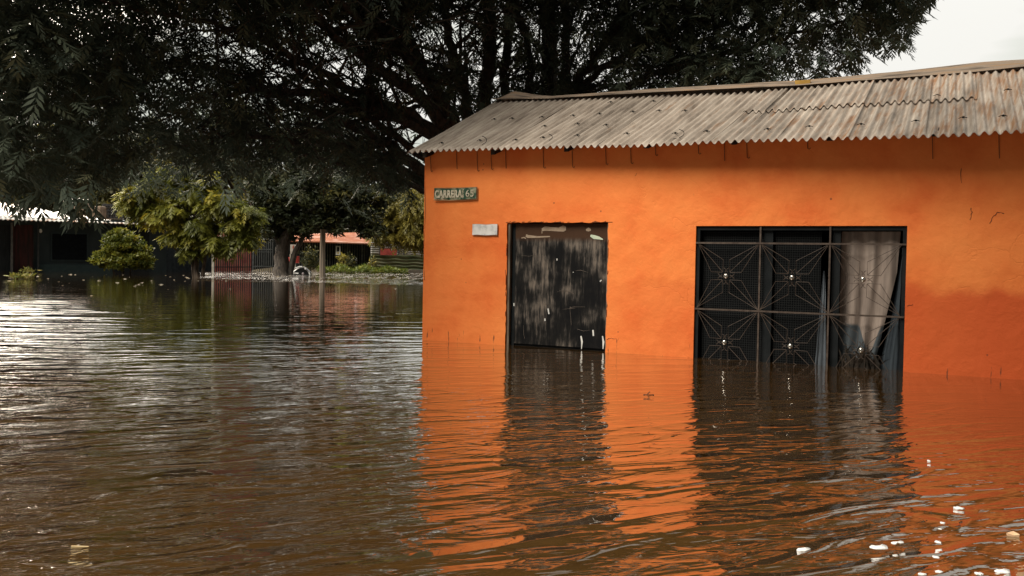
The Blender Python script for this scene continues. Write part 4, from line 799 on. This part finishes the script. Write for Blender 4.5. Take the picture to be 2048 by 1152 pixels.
# dark house on the left with bright metal roof
a = at(-160, 540, 56); b_ = at(335, 540, 64); a[2] = b_[2] = 0; base = (a+b_)/2; base[2] = 0
dh = empty('dark_house', tuple(base)); tag(dh, 'low dark teal house with white and rust corrugated roof at the far left', 'house')
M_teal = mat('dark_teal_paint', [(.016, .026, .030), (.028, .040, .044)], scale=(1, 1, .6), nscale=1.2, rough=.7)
d = unit(b_-a); nb_ = np.array([-d[1], d[0], 0]); Lh = np.linalg.norm(b_-a)
def hx(px):      # distance along the facade of a photo column
    r_ = _f+CR*(px-1024)/FPX-CU*(500-576)/FPX; Mx = np.array([[r_[0], -d[0]], [r_[1], -d[1]]]); return np.linalg.solve(Mx, np.array([a[0], a[1]]))[1]
def dpt(u, z, e=0): return a+d*u+nb_*e+np.array([0, 0, z])
def dbox(u0, u1, z0, z1, e0, e1, name, m, par=dh):
    v = [dpt(u, z, e)-base for e in (e0, e1) for z in (z0, z1) for u in (u0, u1)]
    return MB().add(v, [(0, 1, 3, 2), (4, 6, 7, 5), (0, 4, 5, 1), (1, 5, 7, 3), (3, 7, 6, 2), (2, 6, 4, 0)]).build(name, m, par)
zt = 3.0
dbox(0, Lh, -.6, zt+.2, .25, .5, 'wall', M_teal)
dbox(hx(-30), hx(24), -.3, 2.7, .2, .245, 'door', mat('black_boards', [(.008, .01, .012), (.02, .024, .026)], scale=(6, 6, .3)))
dbox(hx(27), hx(68), -.3, 2.75, .19, .245, 'door', mat('dark_red_boards', [(.018, .010, .008), (.06, .014, .012)], scale=(5, 5, .5), nscale=2))
dbox(hx(22), hx(26), -.3, 2.85, .0, .14, 'post', mat('grey_post', [(.07, .07, .065), (.12, .11, .10)]))
dbox(hx(76), hx(79), -.3, 2.85, .1, .19, 'post', mat('dull_post', [(.03, .035, .035), (.05, .05, .05)]))
wf = dbox(hx(103), hx(178), .62, 2.35, .21, .245, 'window', mat('teal_window_frame', [(.022, .034, .038), (.03, .045, .05)])); dbox(hx(106), hx(175), .72, 2.28, .19, .208, 'pane', mat('black_pane', [(.004, .005, .007), (.007, .009, .011)], rough=.9, spec=.1), wf)
dbox(hx(80), hx(245), -.3, .42, .21, .248, 'plinth', mat('teal_plinth', [(.026, .045, .048), (.035, .055, .055)]))
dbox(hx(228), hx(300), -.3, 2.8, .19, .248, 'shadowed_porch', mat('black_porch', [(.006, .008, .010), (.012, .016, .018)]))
lm = dpt(hx(82), 2.42, .16)-base; MB().sphere(lm, .09, sc=(1, 1, 1.4)).build('wall_lamp', mat('white_lamp', [(.6, .6, .58), (.75, .75, .7)]), dh, smooth=True)
rt = MB(); M_wr = mat('bright_zinc', [(.70, .68, .64), (.80, .78, .74), (.50, .22, .09), (.74, .71, .67)], scale=(.16, .9, 1.2), nscale=2.2, detail=6, pos=(.42, .66), rough=.4, spec=.5)
def rooff(u, w):
    uu = u*Lh*1.0; top = interp(u, [0, .31, .82, 1], [4.55, 4.30, 3.25, 3.05]); z = (zt+.02-.35*u*0)*(1-w)+top*w
    e = -.45+w*interp(u, [0, .8, 1], [6, 4, 1]); p = dpt(uu, z+.03*math.cos(uu*2*math.pi/.25), e)-base; return p
rt.grid(rooff, [i/440 for i in range(441)], [0, .25, .5, .75, 1]); o = rt.build('roof', M_wr, dh, smooth=True); sm = o.modifiers.new('t', 'SOLIDIFY'); sm.thickness = .03
# beige tank block and lattice behind the roof
q = at(186, 420, 70); b = MB(); w_ = 22*70/FPX; b.box(-w_, w_, -.5, .5, -4, .26)
o = b.build('roof_block', mat('beige_render', [(.22, .15, .10), (.36, .27, .20)], nscale=3), bevel=.08); o.location = q; tag(o, 'beige rendered block behind the roof of the dark house', 'tank')
q = at(226, 422, 71); lt = empty('lattice_screen', tuple(q)); tag(lt, 'dark lattice screen with white openings behind the metal roof', 'lattice'); b = MB(); k70 = 71/FPX
for i in range(8): b.box((-20+i*5.7)*k70-.04, (-20+i*5.7)*k70+.04, 0, .08, -.5, .35)
for j in range(4): b.box(-20*k70, 20*k70, -.03, .05, -.5+j*.24, -.42+j*.24)
b.box(-22*k70, 40*k70, -.06, .12, .32, .5); b.build('lattice', mat('black_lattice', [(.02, .02, .022), (.04, .04, .04)]), lt)
MB().box(-19*k70, 19*k70, .12, .2, -.6, .32).build('backing_sheet', mat('pale_backing', [(.55, .55, .55), (.7, .7, .7)]), lt)
q = at(150, 402, 72); o = MB().add([(-1, -.6, -.1), (1, -.6, -.1), (.8, .6, .25), (-.8, .6, .25), (-1, -.6, -.6), (1, -.6, -.6), (.8, .6, -.6), (-.8, .6, -.6)], [(0, 1, 2, 3), (4, 7, 6, 5), (0, 4, 5, 1), (1, 5, 6, 2), (2, 6, 7, 3), (3, 7, 4, 0)]).build('shed_roof', M_wr); o.location = q; tag(o, 'small white metal shed roof glimpsed above the dark house', 'roof')

# fences along the far bank
def bars_fence(name, label, px0, px1, pyt, pyb, Y0, Y1, nb, m, rails=(), w=.05, group=None, wide=None):
    base = at((px0+px1)/2, pyb, (Y0+Y1)/2); base[2] = 0; r = empty(name, tuple(base)); tag(r, label, 'fence', group)
    for i in range(nb):
        t = i/(nb-1); px_ = px0+(px1-px0)*t; Yy = Y0+(Y1-Y0)*t; p = at(px_, pyb, Yy); zt_ = at(px_, pyt+random.uniform(-1, 1), Yy)[2]
        ww = wide[i % len(wide)] if wide else w; MB().box(p[0]-ww/2-base[0], p[0]+ww/2-base[0], p[1]-.03-base[1], p[1]+.03-base[1], -.3, zt_).build('bar', m, r)
    for py_ in rails:
        p, q = at(px0, py_, Y0), at(px1, py_, Y1); MB().tube([p-base+[0, .045, 0], q-base+[0, .045, 0]], .035, 4).build('rail', m, r)
    return r
M_bar = mat('dark_bar', [(.02, .02, .022), (.05, .045, .04)])
# pink wall behind the first fence
a_, b2 = at(424, 540, 70.5), at(504, 540, 72.5); base = (a_+b2)/2; base[2] = 0; mb = wall_between(MB(), a_, b2, -.6, 2.75, -.6, 2.75); o = local(mb, base).build('pink_wall', mat('pink_plaster', [(.42, .10, .09), (.62, .22, .18), (.5, .26, .16)], nscale=1.3, detail=5)); o.location = base; tag(o, 'pink plastered wall seen through the dark barred fence', 'wall')
bars_fence('barred_fence', 'dark vertical barred fence before the pink wall', 424, 503, 492, 541, 68.5, 70.5, 19, M_bar, (502, 534), .06)
for px_, lab, hgt in ((426, 'pale square post at the left end of the barred fence', 488), (408, 'thin pale leaning post among the tree trunks', 500)):
    p = at(px_, 541, 68); p[2] = 0; w_ = .07 if px_ == 426 else .04; o = MB().box(-w_, w_, -w_, w_, -.3, at(px_, hgt, 68)[2]).build('fence_post', mat('pale_post', [(.32, .29, .24), (.48, .45, .38)])); o.location = p; tag(o, lab, 'post')
bars_fence('metal_gate', 'grey metal gate with pipe rails left of the leaning trunk', 506, 545, 475, 541, 71, 72, 10, mat('grey_gate_metal', [(.10, .11, .11), (.17, .18, .18)]), (478, 499, 504, 533), .04)
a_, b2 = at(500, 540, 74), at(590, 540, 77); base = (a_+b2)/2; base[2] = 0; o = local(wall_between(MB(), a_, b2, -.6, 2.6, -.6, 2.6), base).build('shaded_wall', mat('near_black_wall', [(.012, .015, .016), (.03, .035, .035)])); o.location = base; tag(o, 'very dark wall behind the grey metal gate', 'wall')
a_, b2 = at(296, 540, 66), at(423, 540, 70); base = (a_+b2)/2; base[2] = 0; o = local(wall_between(MB(), a_, b2, -.6, 2.5, -.6, 2.4), base).build('dark_backing', mat('dark_navy_backing', [(.010, .014, .018), (.022, .030, .036)])); o.location = base; tag(o, 'added dark blue-black backing behind the feathery tree, its shade put into the colour', 'wall')  # dark backing added to close the bright gap, shade put into its colour
# orange-roofed house
Y0, Y1 = 77, 80; a_, b2 = at(578, 540, Y0), at(743, 540, Y1); base = (a_+b2)/2; base[2] = 0; oh = empty('porch_house', tuple(base)); tag(oh, 'low house with peeling orange-red roof and dark slatted front', 'house')
zT0, zT1 = at(578, 480, Y0)[2], at(743, 485, Y1)[2]
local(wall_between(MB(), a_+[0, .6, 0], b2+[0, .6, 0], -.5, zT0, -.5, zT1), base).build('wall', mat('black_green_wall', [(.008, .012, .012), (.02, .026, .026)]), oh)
M_slat = mat('slat_grey', [(.05, .055, .052), (.12, .12, .11)], rand=.5)
for i in range(34):
    t = i/33; p = a_+(b2-a_)*t; z1 = zT0+(zT1-zT0)*t; wv = random.choice((.05, .07, .12)); MB().box(p[0]-wv/2-base[0], p[0]+wv/2-base[0], p[1]-base[1], p[1]-base[1]+.04, -.3, z1-.05).build('slat', M_slat, oh)
M_or = mat('peeling_orange_roof', [(.50, .27, .20), (.34, .11, .055), (.45, .18, .10)], scale=(.5, .5, 2), nscale=1.6, detail=6, rough=.8)
r_ = MB(); tl, tr_ = at(586, 468, Y0+3.5), at(778, 463, Y1+3.5); bl, br = at(572, 481, Y0-.7), at(762, 487, Y1-.7); v = [bl, br, tr_, tl]; v = [q-base for q in v]; r_.add(v+[q-[0, 0, .09] for q in v], [(0, 1, 2, 3), (7, 6, 5, 4), (0, 4, 5, 1), (1, 5, 6, 2), (2, 6, 7, 3), (3, 7, 4, 0)]); r_.build('roof', M_or, oh)
r_ = MB(); tl, tr_ = at(722, 458, Y1+5), at(765, 461, Y1+5); bl, br = at(715, 466, Y1+2), at(770, 470, Y1+2); v = [q-base for q in (bl, br, tr_, tl)]; r_.add(v+[q-[0, 0, .12] for q in v], [(0, 1, 2, 3), (7, 6, 5, 4), (0, 4, 5, 1), (1, 5, 6, 2), (2, 6, 7, 3), (3, 7, 4, 0)]); r_.build('upper_roof', M_or, oh)
p = at(742, 540, Y1-.1)-base; MB().box(p[0]-.1, p[0]+.1, p[1]-.1, p[1]+.1, -.3, zT1-.05).build('corner_post', M_bar, oh)
# small white notice on the slats
p = at(676, 501, 78.2); ns = empty('notice_board', tuple(p)); tag(ns, 'small white notice with dark panel hanging on the slatted front', 'sign'); kk = 78/FPX
MB().box(-4.5*kk, 4.5*kk, 0, .04, -9*kk, 9*kk).build('board', M_p3, ns); MB().box(-2*kk, 2.4*kk, -.02, -.004, -2*kk, 7*kk).build('dark_panel', M_iron, ns); MB().box(-1*kk, 1.5*kk, -.02, -.004, -6*kk, -3.5*kk).build('yellow_mark', mat('yellow_mark', [(.55, .4, .05), (.6, .45, .08)]), ns)
# pale corrugated fence
Y0, Y1 = 79, 82; a_, b2 = at(741, 540, Y0), at(870, 540, Y1); base = (a_+b2)/2; base[2] = 0; cf = empty('corrugated_fence', tuple(base)); tag(cf, 'pale and mossy corrugated fence reaching to the orange house corner', 'fence')
zm0, zm1 = at(741, 508, Y0)[2], at(870, 512, Y1)[2]; zt0, zt1 = at(741, 484, Y0)[2], at(870, 484, Y1)[2]
def fenceg(z0a, z1a, z0b, z1b, m, nm, nw, off=0):
    b = MB()
    def fn(u, w): p = a_+(b2-a_)*u-base; z0 = z0a+(z0b-z0a)*u; z1 = z1a+(z1b-z1a)*u; return (p[0], p[1]+off+.05*math.cos(w*nw*2*math.pi), z0+(z1-z0)*w+.03*math.sin(u*21))
    b.grid(fn, [i/30 for i in range(31)], [i/(nw*8) for i in range(nw*8+1)]); o = b.build(nm, m, cf, smooth=True); sm = o.modifiers.new('t', 'SOLIDIFY'); sm.thickness = .02; return o
fenceg(zm0, zt0, zm1, zt1, mat('pale_metal_sheet', [(.50, .48, .46), (.66, .64, .60)], nscale=1.5, rough=.6), 'upper_sheet', 6)
fenceg(-.2, zm0, -.2, zm1, mat('mossy_metal_sheet', [(.10, .13, .07), (.20, .22, .12), (.30, .29, .20)], scale=(.5, .5, 2.5), nscale=1.6), 'lower_sheet', 6, .06)
for px_ in (760, 797, 808):
    p = at(px_, 540, Y0+(px_-741)/129*3)-base; MB().box(p[0]-.05, p[0]+.05, p[1]-.14, p[1]-.07, zm0-.05, zt0+.1).build('fence_post', M_bar, cf)
p, q = at(761, 506, 79.3)-base, at(796, 508, 80.1)-base; MB().box(p[0], q[0], p[1]-.12, p[1]-.02, at(761, 510, 79.3)[2], at(761, 497, 79.3)[2]).build('red_panel', mat('dark_red_panel', [(.16, .02, .015), (.26, .04, .03)]), cf)
# utility post
p = onwater(645, 549); p = at(645, 549, 58); p[2] = 0; k = 58/FPX
o = MB().tube([(0, 0, -.7), (-.02, 0, 1.5), (.0, 0, 2.75)], [6.2*k, 5.4*k, 5.6*k], 10).build('wooden_post', mat('streaked_grey_timber', [(.05, .04, .028), (.24, .19, .14)], scale=(5, 5, .15), nscale=2.5), smooth=True); o.location = p; tag(o, 'stout grey timber post standing in the flood right of the leaning tree', 'post')
# board, crates and half sunken vehicle by the leaning tree
k = 64/FPX; p = at(586, 541, 64); p[2] = 0; bs_ = empty('sign_stand', tuple(p)); tag(bs_, 'white board on legs between two red panels by the leaning trunk', 'sign')
zz = lambda py: at(586, py, 64)[2]
MB().box(-6*k, 5*k, 0, .06, zz(508), zz(489)).build('board', mat('dirty_white_board', [(.28, .24, .2), (.5, .46, .4)], nscale=3), bs_)
MB().box(-1*k, 1*k, -.03, -.004, zz(497), zz(491)).build('red_mark', mat('dull_red_mark', [(.3, .06, .04), (.4, .1, .06)]), bs_)
for x_ in (-6, 0, 4): MB().box((x_-.8)*k, (x_+.8)*k, .005, .055, -.3, zz(508)-.01).build('leg', mat('cream_leg', [(.4, .37, .3), (.55, .5, .42)]), bs_)
M_red = mat('red_plastic', [(.40, .05, .04), (.55, .10, .08)], scale=(1, 1, 5), nscale=3)
for x_, t0, t1, w_, lab in ((575, 514, 538, 4, 'tall red ribbed panel left of the white board'), (594, 512, 526, 3.2, 'short red ribbed panel right of the white board')):
    p = at(x_, t1, 64.3); z0_, z1_ = at(x_, t1, 64.3)[2], at(x_, t0, 64.3)[2]; b = MB(); n = 7
    for i in range(n): b.box(-w_*k*(1-.03*(i % 2)), w_*k*(1-.03*(i % 2)), .02*(i % 2), .25-.02*(i % 2), (z1_-z0_)*i/n, (z1_-z0_)*(i+1)/n-.002)
    o = b.build('red_panel', M_red); o.location = (p[0], p[1], z0_); tag(o, lab, 'panel')
k = 63/FPX; p = at(601, 542, 63); p[2] = 0; vh = empty('half_sunk_vehicle', tuple(p)); tag(vh, 'small dark vehicle with white trim half sunk beside the red panels', 'vehicle')
prof = [(-20, 0), (-15, 7), (-9, 12), (-2, 15), (6, 15), (12, 10), (17, 5), (18, -2)]
b = MB(); n = len(prof)
V_ = []
for yy, sc in ((0, .86), (.12, 1), (.75, 1), (.9, .86)): V_ += [(x*k*sc, yy, max(z*k*sc, -.2)) for x, z in prof]
F_ = []
for r__ in range(3):
    for i in range(n-1): F_.append((r__*n+i, r__*n+i+1, (r__+1)*n+i+1, (r__+1)*n+i))
F_ += [tuple(range(n)), tuple(3*n+i for i in reversed(range(n)))]; b.add(V_, F_).build('body', mat('black_paint', [(.008, .010, .010), (.02, .022, .022)], rough=.3, spec=.5), vh, smooth=False)
b = MB(); b.tube([(x*k, .04, z*k+.02) for x, z in [(-12, 11), (-8, 13), (-2, 15.5), (3, 15)]], .045, 6); b.tube([(x*k, .04, z*k+.02) for x, z in [(4, 15), (8, 14), (10, 10)]], .05, 6); b.tube([(x*k, .04, z*k+.02) for x, z in [(11, 10.5), (16, 6), (18.5, 0)]], .04, 6); b.tube([(x*k, .0, z*k) for x, z in [(-19, 2), (-10, 2.6), (-4, 2.4)]], .045, 6); b.build('trim', M_p3, vh, smooth=True)
MB().sphere((5*k, .0, 2.2*k), 2.4*k, sc=(1, .4, 1)).build('headlight', mat('pinkish_lens', [(.45, .38, .40), (.6, .52, .54)], rough=.3), vh, smooth=True)
# grassy bank: low plants
n = 5200; px_ = rng.uniform(636, 812, n); Yb = rng.uniform(70.5, 76.5, n)+(px_-636)/176*2.6; zg = .12+.60*rng.random(n)*np.interp(px_, [636, 650, 760, 812], [.7, 1, .75, .25])*(.6+.4*np.sin(px_*.13+1)); Pg = at_np(px_, np.full(n, 540.), Yb); Pg[:, 2] = zg*.8
D = rng.normal(size=(n, 3))*[.7, .7, .4]+[0, 0, .25]; v, f = leaves_np(Pg, unit(D), rng.uniform(.15, .36, n), rng.uniform(.06, .14, n)); tag(np_mesh('bank_plants', v, f, M_grass, None, np.repeat(rng.beta(2, 2, n), 4)), 'low bright green weeds along the far bank', 'weeds', kind='stuff')
for (x_, y0_, y1_, m_, lab, nn) in ((685, 508, 545, M_leafC, 'tall yellow-topped weed in front of the slatted house', 260), (622, 500, 540, M_leafB, 'dark shrub between vehicle and timber post', 900), (700, 512, 538, M_leafB, 'thin dark shrub rising from the weeds by the slats', 260), (745, 515, 536, M_leafD, 'small shrub at the dark corner post', 160)):
    Yy = 74.5 if x_ > 640 else 70; c = at(x_, (y0_+y1_)/2, Yy); kx = Yy/FPX; base = c.copy(); base[2] = 0; wd = 16 if x_ < 640 else 8
    r = empty('shrub', tuple(base)); tag(r, lab, 'shrub'); P = rng.normal(size=(nn, 3))*[wd*.5*kx, .3, (y1_-y0_)*.26*kx]+[0, 0, c[2]]
    if x_ == 685: P[:, 2] = np.where(rng.random(nn) < .6, c[2]+.42+rng.normal(size=nn)*.09, P[:, 2]*.8)
    v, f = leaves_np(P, unit(rng.normal(size=(nn, 3))+[0, 0, .3]), rng.uniform(.12, .32, nn), rng.uniform(.04, .12, nn)); np_mesh('foliage', v, f, m_, r, np.repeat(rng.beta(2, 2, nn), 4)); MB().tube([(0, 0, 0), (.03, 0, c[2]+.3)], .03, 5).build('stem', M_bark2, r)
# pale kerb at the end of the bank, right
a_, b2 = at(790, 545, 77.2), at(868, 545, 79); base = (a_+b2)/2; base[2] = 0; o = local(wall_between(MB(), a_, b2, -.4, .22, -.4, .22, .5), base).build('kerb', mat('grey_concrete', [(.20, .17, .14), (.33, .29, .24)], nscale=4)); o.location = base; tag(o, 'low grey concrete kerb at the water edge by the house corner', 'kerb')

# ------------------------------------------------------------ floating scraps
M_fl = mat('pale_litter', [(.30, .24, .15), (.6, .54, .42)], rand=.4)
def scrap(w, l, seed):
    rs = random.Random(seed); n = 7; ring = [(w*math.cos(q)*rs.uniform(.6, 1.15), l*math.sin(q)*rs.uniform(.6, 1.15), .006+.01*rs.random()) for q in np.linspace(0, 2*math.pi, n, False)]
    return MB().add(ring+[(x*.9, y*.9, -.004) for x, y, z in ring]+[(0, 0, .022)], [(i, (i+1) % n, 2*n) for i in range(n)]+[(i, n+i, n+(i+1) % n, (i+1) % n) for i in range(n)])
protos = [scrap(.11, .07, i).build('floating_leaf', M_fl) for i in range(4)]; used = [False]*4
for i in range(70):
    px_ = random.uniform(0, 470) if random.random() < .8 else random.uniform(470, 830); py_ = 548+abs(random.gauss(0, 16)); q = onwater(px_, py_)
    j = i % 4; o = protos[j] if not used[j] else protos[j].copy()
    if used[j]: C.objects.link(o)
    used[j] = True; o.location = (q[0], q[1], .002); o.rotation_euler = (0, 0, random.uniform(0, 6)); s_ = random.uniform(.25, .9)**1.3*q[1]/40; o.scale = (s_, s_, s_)
    tag(o, 'tiny pale leaf floating on the dark water before the far bank', 'leaf', 'leaves floating before the far bank')
# flat white flecks laid on the water at the lower right
M_fleck = mat('fleck_white', [(.78, .77, .74), (.9, .89, .86)], nscale=30, bump=.004, bscale=60)
for i, (x, y, w, h, lab) in enumerate([(1918, 1016, 15, 5, 'oval white fleck, uppermost large one in the lower right water'), (1758, 1094, 30, 7, 'longest white streak in the lower right water, left piece'), (1795, 1085, 22, 4, 'thin white streak joined to the right of the longest one'), (1608, 1099, 23, 5, 'white fleck lying leftmost of the lower right group'),
        (1876, 1084, 10, 4, 'small white fleck right of the longest streak'), (1872, 1114, 10, 4, 'small white fleck below the one beside the longest streak'), (1845, 1148, 14, 3, 'white fleck at the bottom edge below the longest streak'), (2003, 1142, 26, 7, 'large oval white fleck in the bottom right corner'),
        (1958, 1147, 12, 5, 'white fleck just left of the corner oval'), (1878, 1143, 12, 3, 'thin white fleck between the bottom-edge pieces'), (1857, 921, 4, 2, 'tiny white dot near the reflection of the window edge'), (1886, 1046, 8, 2.5, 'tiny white scrap midway between the two larger right-hand flecks'), (1880, 1058, 5, 2, 'tiny white dot above the small fleck')]):
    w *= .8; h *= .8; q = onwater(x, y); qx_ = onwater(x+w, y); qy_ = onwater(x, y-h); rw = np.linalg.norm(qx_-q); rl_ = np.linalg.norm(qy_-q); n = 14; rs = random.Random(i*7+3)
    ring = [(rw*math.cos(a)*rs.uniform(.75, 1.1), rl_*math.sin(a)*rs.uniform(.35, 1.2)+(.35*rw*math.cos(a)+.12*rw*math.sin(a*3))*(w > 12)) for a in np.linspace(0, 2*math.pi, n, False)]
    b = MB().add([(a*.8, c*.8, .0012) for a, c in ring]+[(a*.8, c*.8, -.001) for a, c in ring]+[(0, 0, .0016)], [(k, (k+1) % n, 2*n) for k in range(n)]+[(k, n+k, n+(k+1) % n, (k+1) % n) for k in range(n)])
    o = b.build('white_fleck', M_fleck, smooth=True); o.location = (q[0], q[1], .001); tag(o, lab, 'foam', 'white flecks at the lower right')
# floating twig and single leaves nearer
q = onwater(1297, 790); b = MB(); b.tube([(-.03, 0, .0), (0, .0, .03), (.02, -.01, .055)], .007, 5); b.tube([(-.08, .02, .004), (0, .0, .008), (.09, .01, .004)], .005, 5); o = b.build('twig', M_bark2); o.location = q; o.scale = (.6, .6, .6); tag(o, 'small dark twig sticking out of the orange reflection', 'twig')
q = onwater(160, 1093); o = MB().box(-.040, .040, -.003, .003, -.002, .003).build('reed_piece', mat('straw', [(.55, .42, .22), (.7, .55, .3)]), bevel=.002); o.location = q; o.rotation_euler = (0, 0, -.05); tag(o, 'straw-coloured reed piece floating at the bottom left', 'reed')
q = onwater(2026, 1071); o = scrap(.035, .03, 9).build('floating_leaf', mat('peach_leaf', [(.6, .36, .2), (.75, .5, .3)])); o.location = q; tag(o, 'single peach-coloured leaf floating at the lower right edge', 'leaf')
M_wp = leafmat('water_plant_leaf', (.08, .10, .02), (.2, .2, .04), (.35, .28, .08))
for (x_, y_, lab) in ((36, 556, 'yellowish water plant floating in front of the grey post'), (55, 541, 'small yellow-green water plant floating below the red boards')):
    q = onwater(x_, y_+2); q = q if q[1] < 57 else at(x_, y_, 56)*[1, 1, 0]; nn = 60; P = rng.normal(size=(nn, 3))*[.28, .2, .06]+[0, 0, .12]; P[0] = 0; P = P*.8; v, f = leaves_np(P, unit(rng.normal(size=(nn, 3))*[1, 1, .5]+[0, 0, .5]), rng.uniform(.22, .36, nn), rng.uniform(.06, .12, nn))
    o = np_mesh('water_plant', v, f, M_wp, None, np.repeat(rng.random(nn), 4)); o.location = q; tag(o, lab, 'plant')
